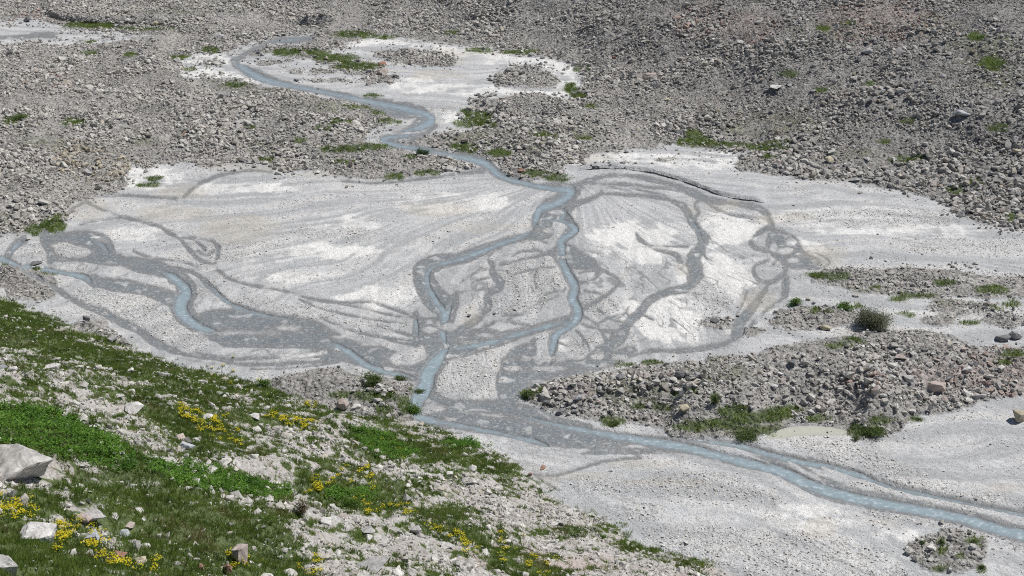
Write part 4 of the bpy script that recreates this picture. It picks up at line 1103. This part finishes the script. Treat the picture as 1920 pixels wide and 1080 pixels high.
# ---------------------------------------------------------------- shrubs and cushions
def tube(V, F, p, q, r0, r1, sides=4):
    d = (q - p).normalized(); a = d.orthogonal().normalized(); b_ = d.cross(a); i = len(V)
    for c, rad in ((p, r0), (q, r1)):
        for k in range(sides):
            t = 2 * math.pi * k / sides
            V.append(tuple(c + a * rad * math.cos(t) + b_ * rad * math.sin(t)))
    for k in range(sides):
        F.append((i + k, i + (k + 1) % sides, i + sides + (k + 1) % sides)); F.append((i + k, i + sides + (k + 1) % sides, i + sides + k))
def shrub(u, v, w, h, label, mt, name="shrub", cat="shrub", leaf=.16, density=1.0, dry=False, seed=0):
    r = random.Random(500 + seed)
    p, t = cast(u, v); px = t / FPX
    W_, Hh = w * px, max(h * px, .25)
    root = bpy.data.objects.new(name, None); COL.objects.link(root); root.location = p; root.empty_display_size = .3
    tag(root, label, cat)
    SV, SF, tips = [], [], []
    nst = max(8, int(16 * density))
    for k in range(nst):
        a = r.uniform(0, 6.28); e = r.uniform(.15, 1.0) ** .7
        tip = Vector((math.cos(a) * W_ * .5 * e, math.sin(a) * W_ * .42 * e, Hh * math.sqrt(max(.05, 1 - (e * .95) ** 2)) * r.uniform(.55, 1.15)))
        mid = Vector((tip.x * .45, tip.y * .45, tip.z * .6))
        tube(SV, SF, Vector((tip.x * .06, tip.y * .06, -.1)), mid, .035, .022); tube(SV, SF, mid, tip, .022, .006)
        tips += [(mid, tip)]
    raw_mesh("branches", np.array(SV), np.array(SF), M_stem, parent=root)
    V, F, T, Hu = [], [], [], []
    nl = int(min(9000, max(160, 9 * density * W_ * (W_ * .6 + Hh) / (leaf * leaf))))
    for k in range(nl):
        m_, tp = r.choice(tips)
        f = r.random() ** .6
        c = m_.lerp(tp, f) * r.uniform(.82, 1.06) + Vector((r.gauss(0, 1), r.gauss(0, 1), 0)) * (.10 * W_ + .05) + Vector((0, 0, r.gauss(0, .12) * Hh))
        c.z = max(c.z, .03)
        n_ = Vector((r.gauss(0, .7), r.gauss(0, .7), 1)).normalized(); tt = n_.orthogonal().normalized(); tt.rotate(Matrix.Rotation(r.uniform(0, 6.28), 3, n_)); bt = n_.cross(tt)
        L = leaf * r.uniform(.6, 1.3); i = len(V)
        V += [tuple(c - tt * L * .5), tuple(c + bt * L * .22), tuple(c + tt * L * .5), tuple(c - bt * L * .22)]
        F += [(i, i + 1, i + 2), (i, i + 2, i + 3)]
        tv = min(1, max(0, r.gauss(.45, .22))); T += [tv] * 4; Hu += [r.random()] * 4
    raw_mesh("foliage", np.array(V), np.array(F), mt, dict(tint=np.array(T), hue=np.array(Hu)), parent=root)
    return root
M_willow = leaf_material('willow_leaves', (.12, .135, .08), (.27, .28, .19))
M_drytwig = leaf_material("dry_brown_twigs", (.10, .085, .05), (.20, .17, .10))
M_blueshrub = leaf_material("bluish_shrub_leaves", (.03, .075, .03), (.08, .15, .07))
SHR = [(1632, 613, 72, 34, "large olive-green willow bush on pale sand behind the rubble mound", M_willow, .22, 1.5),
 (1490, 571, 28, 13, "bright green bush beside the braided stream at the left end of the rock island", M_brightshrub, .2, 1),
 (1583, 579, 36, 12, "low spreading bright green bush above the olive willow bush", M_brightshrub, .2, 1),
 (695, 720, 46, 22, "dark green domed bush on the rubble apron by the river junction", M_shrub, .2, 1.2),
 (752, 712, 24, 8, "small dark bush right of the domed bush near the river", M_shrub, .2, 1),
 (772, 776, 34, 20, "tall green bank of shrub overhanging the river junction", M_brightshrub, .22, 1.1),
 (786, 738, 22, 8, "small olive shrub above the river bank at the junction", M_shrub, .2, 1),
 (793, 293, 28, 14, "bluish-green bush beside the river above the gravel flat", M_blueshrub, .26, 1.1),
 (496, 728, 30, 18, "green leafy plant on scree at the grassy slope's lower edge", M_brightshrub, .18, 1),
 (38, 225, 24, 10, "dark green shrub on the rubble near the left edge", M_shrub, .28, 1),
 (1765, 1022, 12, 15, "upright green cushion at the top left corner of the rock island at bottom right", M_shrub, .16, 1),
 (1825, 1018, 14, 7, "green cushion on the top edge of the rock island at bottom right", M_shrub, .16, 1),
 (1842, 1066, 11, 8, "round olive cushion on the lower right of the bottom right rock island", M_shrub, .16, 1),
 (1729, 1019, 7, 4, "tiny green cushion on white sand left of the bottom right rock island", M_shrub, .14, 1),
 (1641, 812, 52, 9, "dark green shrub patch on sand between the mound and the pool's right end", M_shrub, .2, 1),
 (1604, 826, 13, 9, "small round green cushion beside the pool's right end", M_shrub, .16, 1),
 (1722, 787, 14, 4, "small green cushion under the rubble mound near the pale upright stone", M_shrub, .16, 1),
 (1398, 819, 50, 8, "long green shrub along the river bank left of the pool", M_shrub, .2, 1),
 (990, 744, 26, 9, "olive shrub at the left tip of the rubble mound under the white-topped boulder", M_shrub, .2, 1),
 (1340, 758, 14, 22, "narrow green shrub streak on the middle of the rubble mound", M_shrub, .18, 1),
 (1152, 797, 24, 6, "small green shrub on the low front of the rubble mound by the river", M_shrub, .18, 1),
 (565, 962, 30, 26, "dry brown twiggy bush on the near slope", M_drytwig, .14, 1),
 (660, 952, 34, 20, "bright green leafy clump beside the yellow flowers on the near slope", M_brightshrub, .14, 1.2),
 (1130, 1010, 14, 10, "green bush alone at the stony foot of the near slope", M_brightshrub, .14, 1)]
for k, (u, v, w, h, lab, mt, lf, dn) in enumerate(SHR): shrub(u, v, w, h, lab, mt, leaf=lf, density=dn, seed=k)

# ---------------------------------------------------------------- yellow flowering clumps
def flower_protos():
    out = []
    for s_ in range(5):
        r = random.Random(900 + s_)
        V, F, T, Hu, PV_, PF, PT = [], [], [], [], [], [], []
        for k in range(26):
            a = r.uniform(0, 6.28); rd = .32 * math.sqrt(r.random()); x, y = rd * math.cos(a), rd * math.sin(a); hh = r.uniform(.3, .52); lx, ly = x * 1.3, y * 1.3
            i = len(V); b_ = r.uniform(0, 3.14); w = .014
            V += [(x - w * math.cos(b_), y - w * math.sin(b_), -.05), (x + w * math.cos(b_), y + w * math.sin(b_), -.05), (lx, ly, hh)]; F.append((i, i + 1, i + 2))
            tv = r.random(); T += [tv] * 3; Hu += [.2] * 3
            for q in range(4):
                z = hh * r.uniform(.15, .8); c = Vector((x + (lx - x) * z / hh, y + (ly - y) * z / hh, z)); an = r.uniform(0, 6.28); L = r.uniform(.08, .15)
                d = Vector((math.cos(an), math.sin(an), .5)) * L; e = Vector((-math.sin(an), math.cos(an), 0)) * .025; i = len(V)
                V += [tuple(c - e), tuple(c + e), tuple(c + d)]; F.append((i, i + 1, i + 2)); T += [tv] * 3; Hu += [.2] * 3
            if r.random() < .7:
                for q in range(3):
                    c = Vector((lx + r.gauss(0, .035), ly + r.gauss(0, .035), hh + r.uniform(-.02, .06))); R_ = r.uniform(.03, .05); n_ = Vector((r.gauss(0, .4), r.gauss(0, .4), 1)).normalized(); t1 = n_.orthogonal().normalized(); t2 = n_.cross(t1)
                    i = len(PV_); PV_.append(tuple(c + n_ * .012))
                    for g in range(6): PV_.append(tuple(c + (t1 * math.cos(g * 1.047) + t2 * math.sin(g * 1.047)) * R_))
                    for g in range(6): PF.append((i, i + 1 + g, i + 1 + (g + 1) % 6))
                    PT += [r.random()] * 7
        fo = raw_mesh("foliage", np.array(V), np.array(F), M_brightshrub, dict(tint=np.array(T), hue=np.array(Hu)))
        bl = raw_mesh("blossoms", np.array(PV_), np.array(PF), M_yellow, dict(tint=np.array(PT), hue=np.array(PT)))
        out.append((fo.data, bl.data)); bpy.data.objects.remove(fo); bpy.data.objects.remove(bl)
    return out
FP = flower_protos()
DRIFTS = [  # polyline, half-width, count, label, scale
 ("335,772 375,790 415,806 450,826", 11, 42, "yellow flowering clump in the drift above the bluish flat stone", 1.0),
 ("503,778 535,788 565,797 592,806", 5, 30, "golden flowering clump in the long strip beside the pale flat boulder", 1.0),
 ("572,760 600,764", 4, 6, "yellow flowering clump at the upper edge of the stony slope near the beige boulder", .9),
 ("0,950 30,957 70,972", 10, 20, "yellow flowering clump above the cracked pale boulder at the left edge", .9),
 ("104,992 130,1004 128,1020 108,1018", 10, 16, "yellow flowering clump just right of the cracked pale boulder", .9),
 ("140,985 190,1000 180,1010", 7, 9, "yellow flowering clump under the broad grey slab outcrop", .8),
 ("165,1035 200,1048 230,1062 300,1074", 8, 20, "yellow flowering clump in the line left of the brown leaning stone", .9),
 ("570,925 600,905 640,900 690,892 700,905", 12, 26, "yellow flowering clump around the leafy patch in the middle of the near slope", .9),
 ("655,945 690,955 745,950 790,985", 9, 16, "yellow flowering clump below the leafy clump on the near slope", .9),
 ("800,985 830,995 850,1003 870,1020 905,1050", 8, 18, "yellow flowering clump right of the grey angular boulder on the slope", .9),
 ("935,1010 940,1030 985,1040 1010,1056 1045,1072", 12, 16, "yellow flowering clump on the green ridge at bottom centre", .9),
 ("430,1050 460,1062 600,1074", 8, 12, "yellow flowering clump along the bottom edge near the upright rust-red stone", .9),
 ("690,800 740,850 770,840", 20, 8, "small yellow-green flowering clump in the leafy patch near the river", .8),
 ("400,690 440,700 510,735", 12, 8, "yellow-green flowering clump along the slope's grassy crest", .8),
]
nf = 0
for di, (line, hw, cnt, lab, scl) in enumerate(DRIFTS):
    P = pts(line); r = random.Random(40 + di)
    for k in range(int(cnt * 1.2)):
        i = r.randrange(len(P) - 1); f = r.random(); g = max(-2, min(2, r.gauss(0, .7))) * hw * 1.5
        u = P[i][0] + (P[i + 1][0] - P[i][0]) * f + r.uniform(-6, 6); v = P[i][1] + (P[i + 1][1] - P[i][1]) * f + g
        p, t = cast(u, min(v, 1090))
        root = bpy.data.objects.new("flower_clump", None); COL.objects.link(root); root.empty_display_size = .2
        s = scl * r.uniform(.58, 1.05); root.location = p; root.scale = (s, s, s); root.rotation_euler = (0, 0, r.uniform(0, 6.28))
        tag(root, lab, "flowers", "clumps: " + lab)
        fo, bl = r.choice(FP)
        for nm, me in (("foliage", fo), ("blossoms", bl)):
            o_ = bpy.data.objects.new(nm, me); COL.objects.link(o_); o_.parent = root
        nf += 1
print("flower clumps", nf)
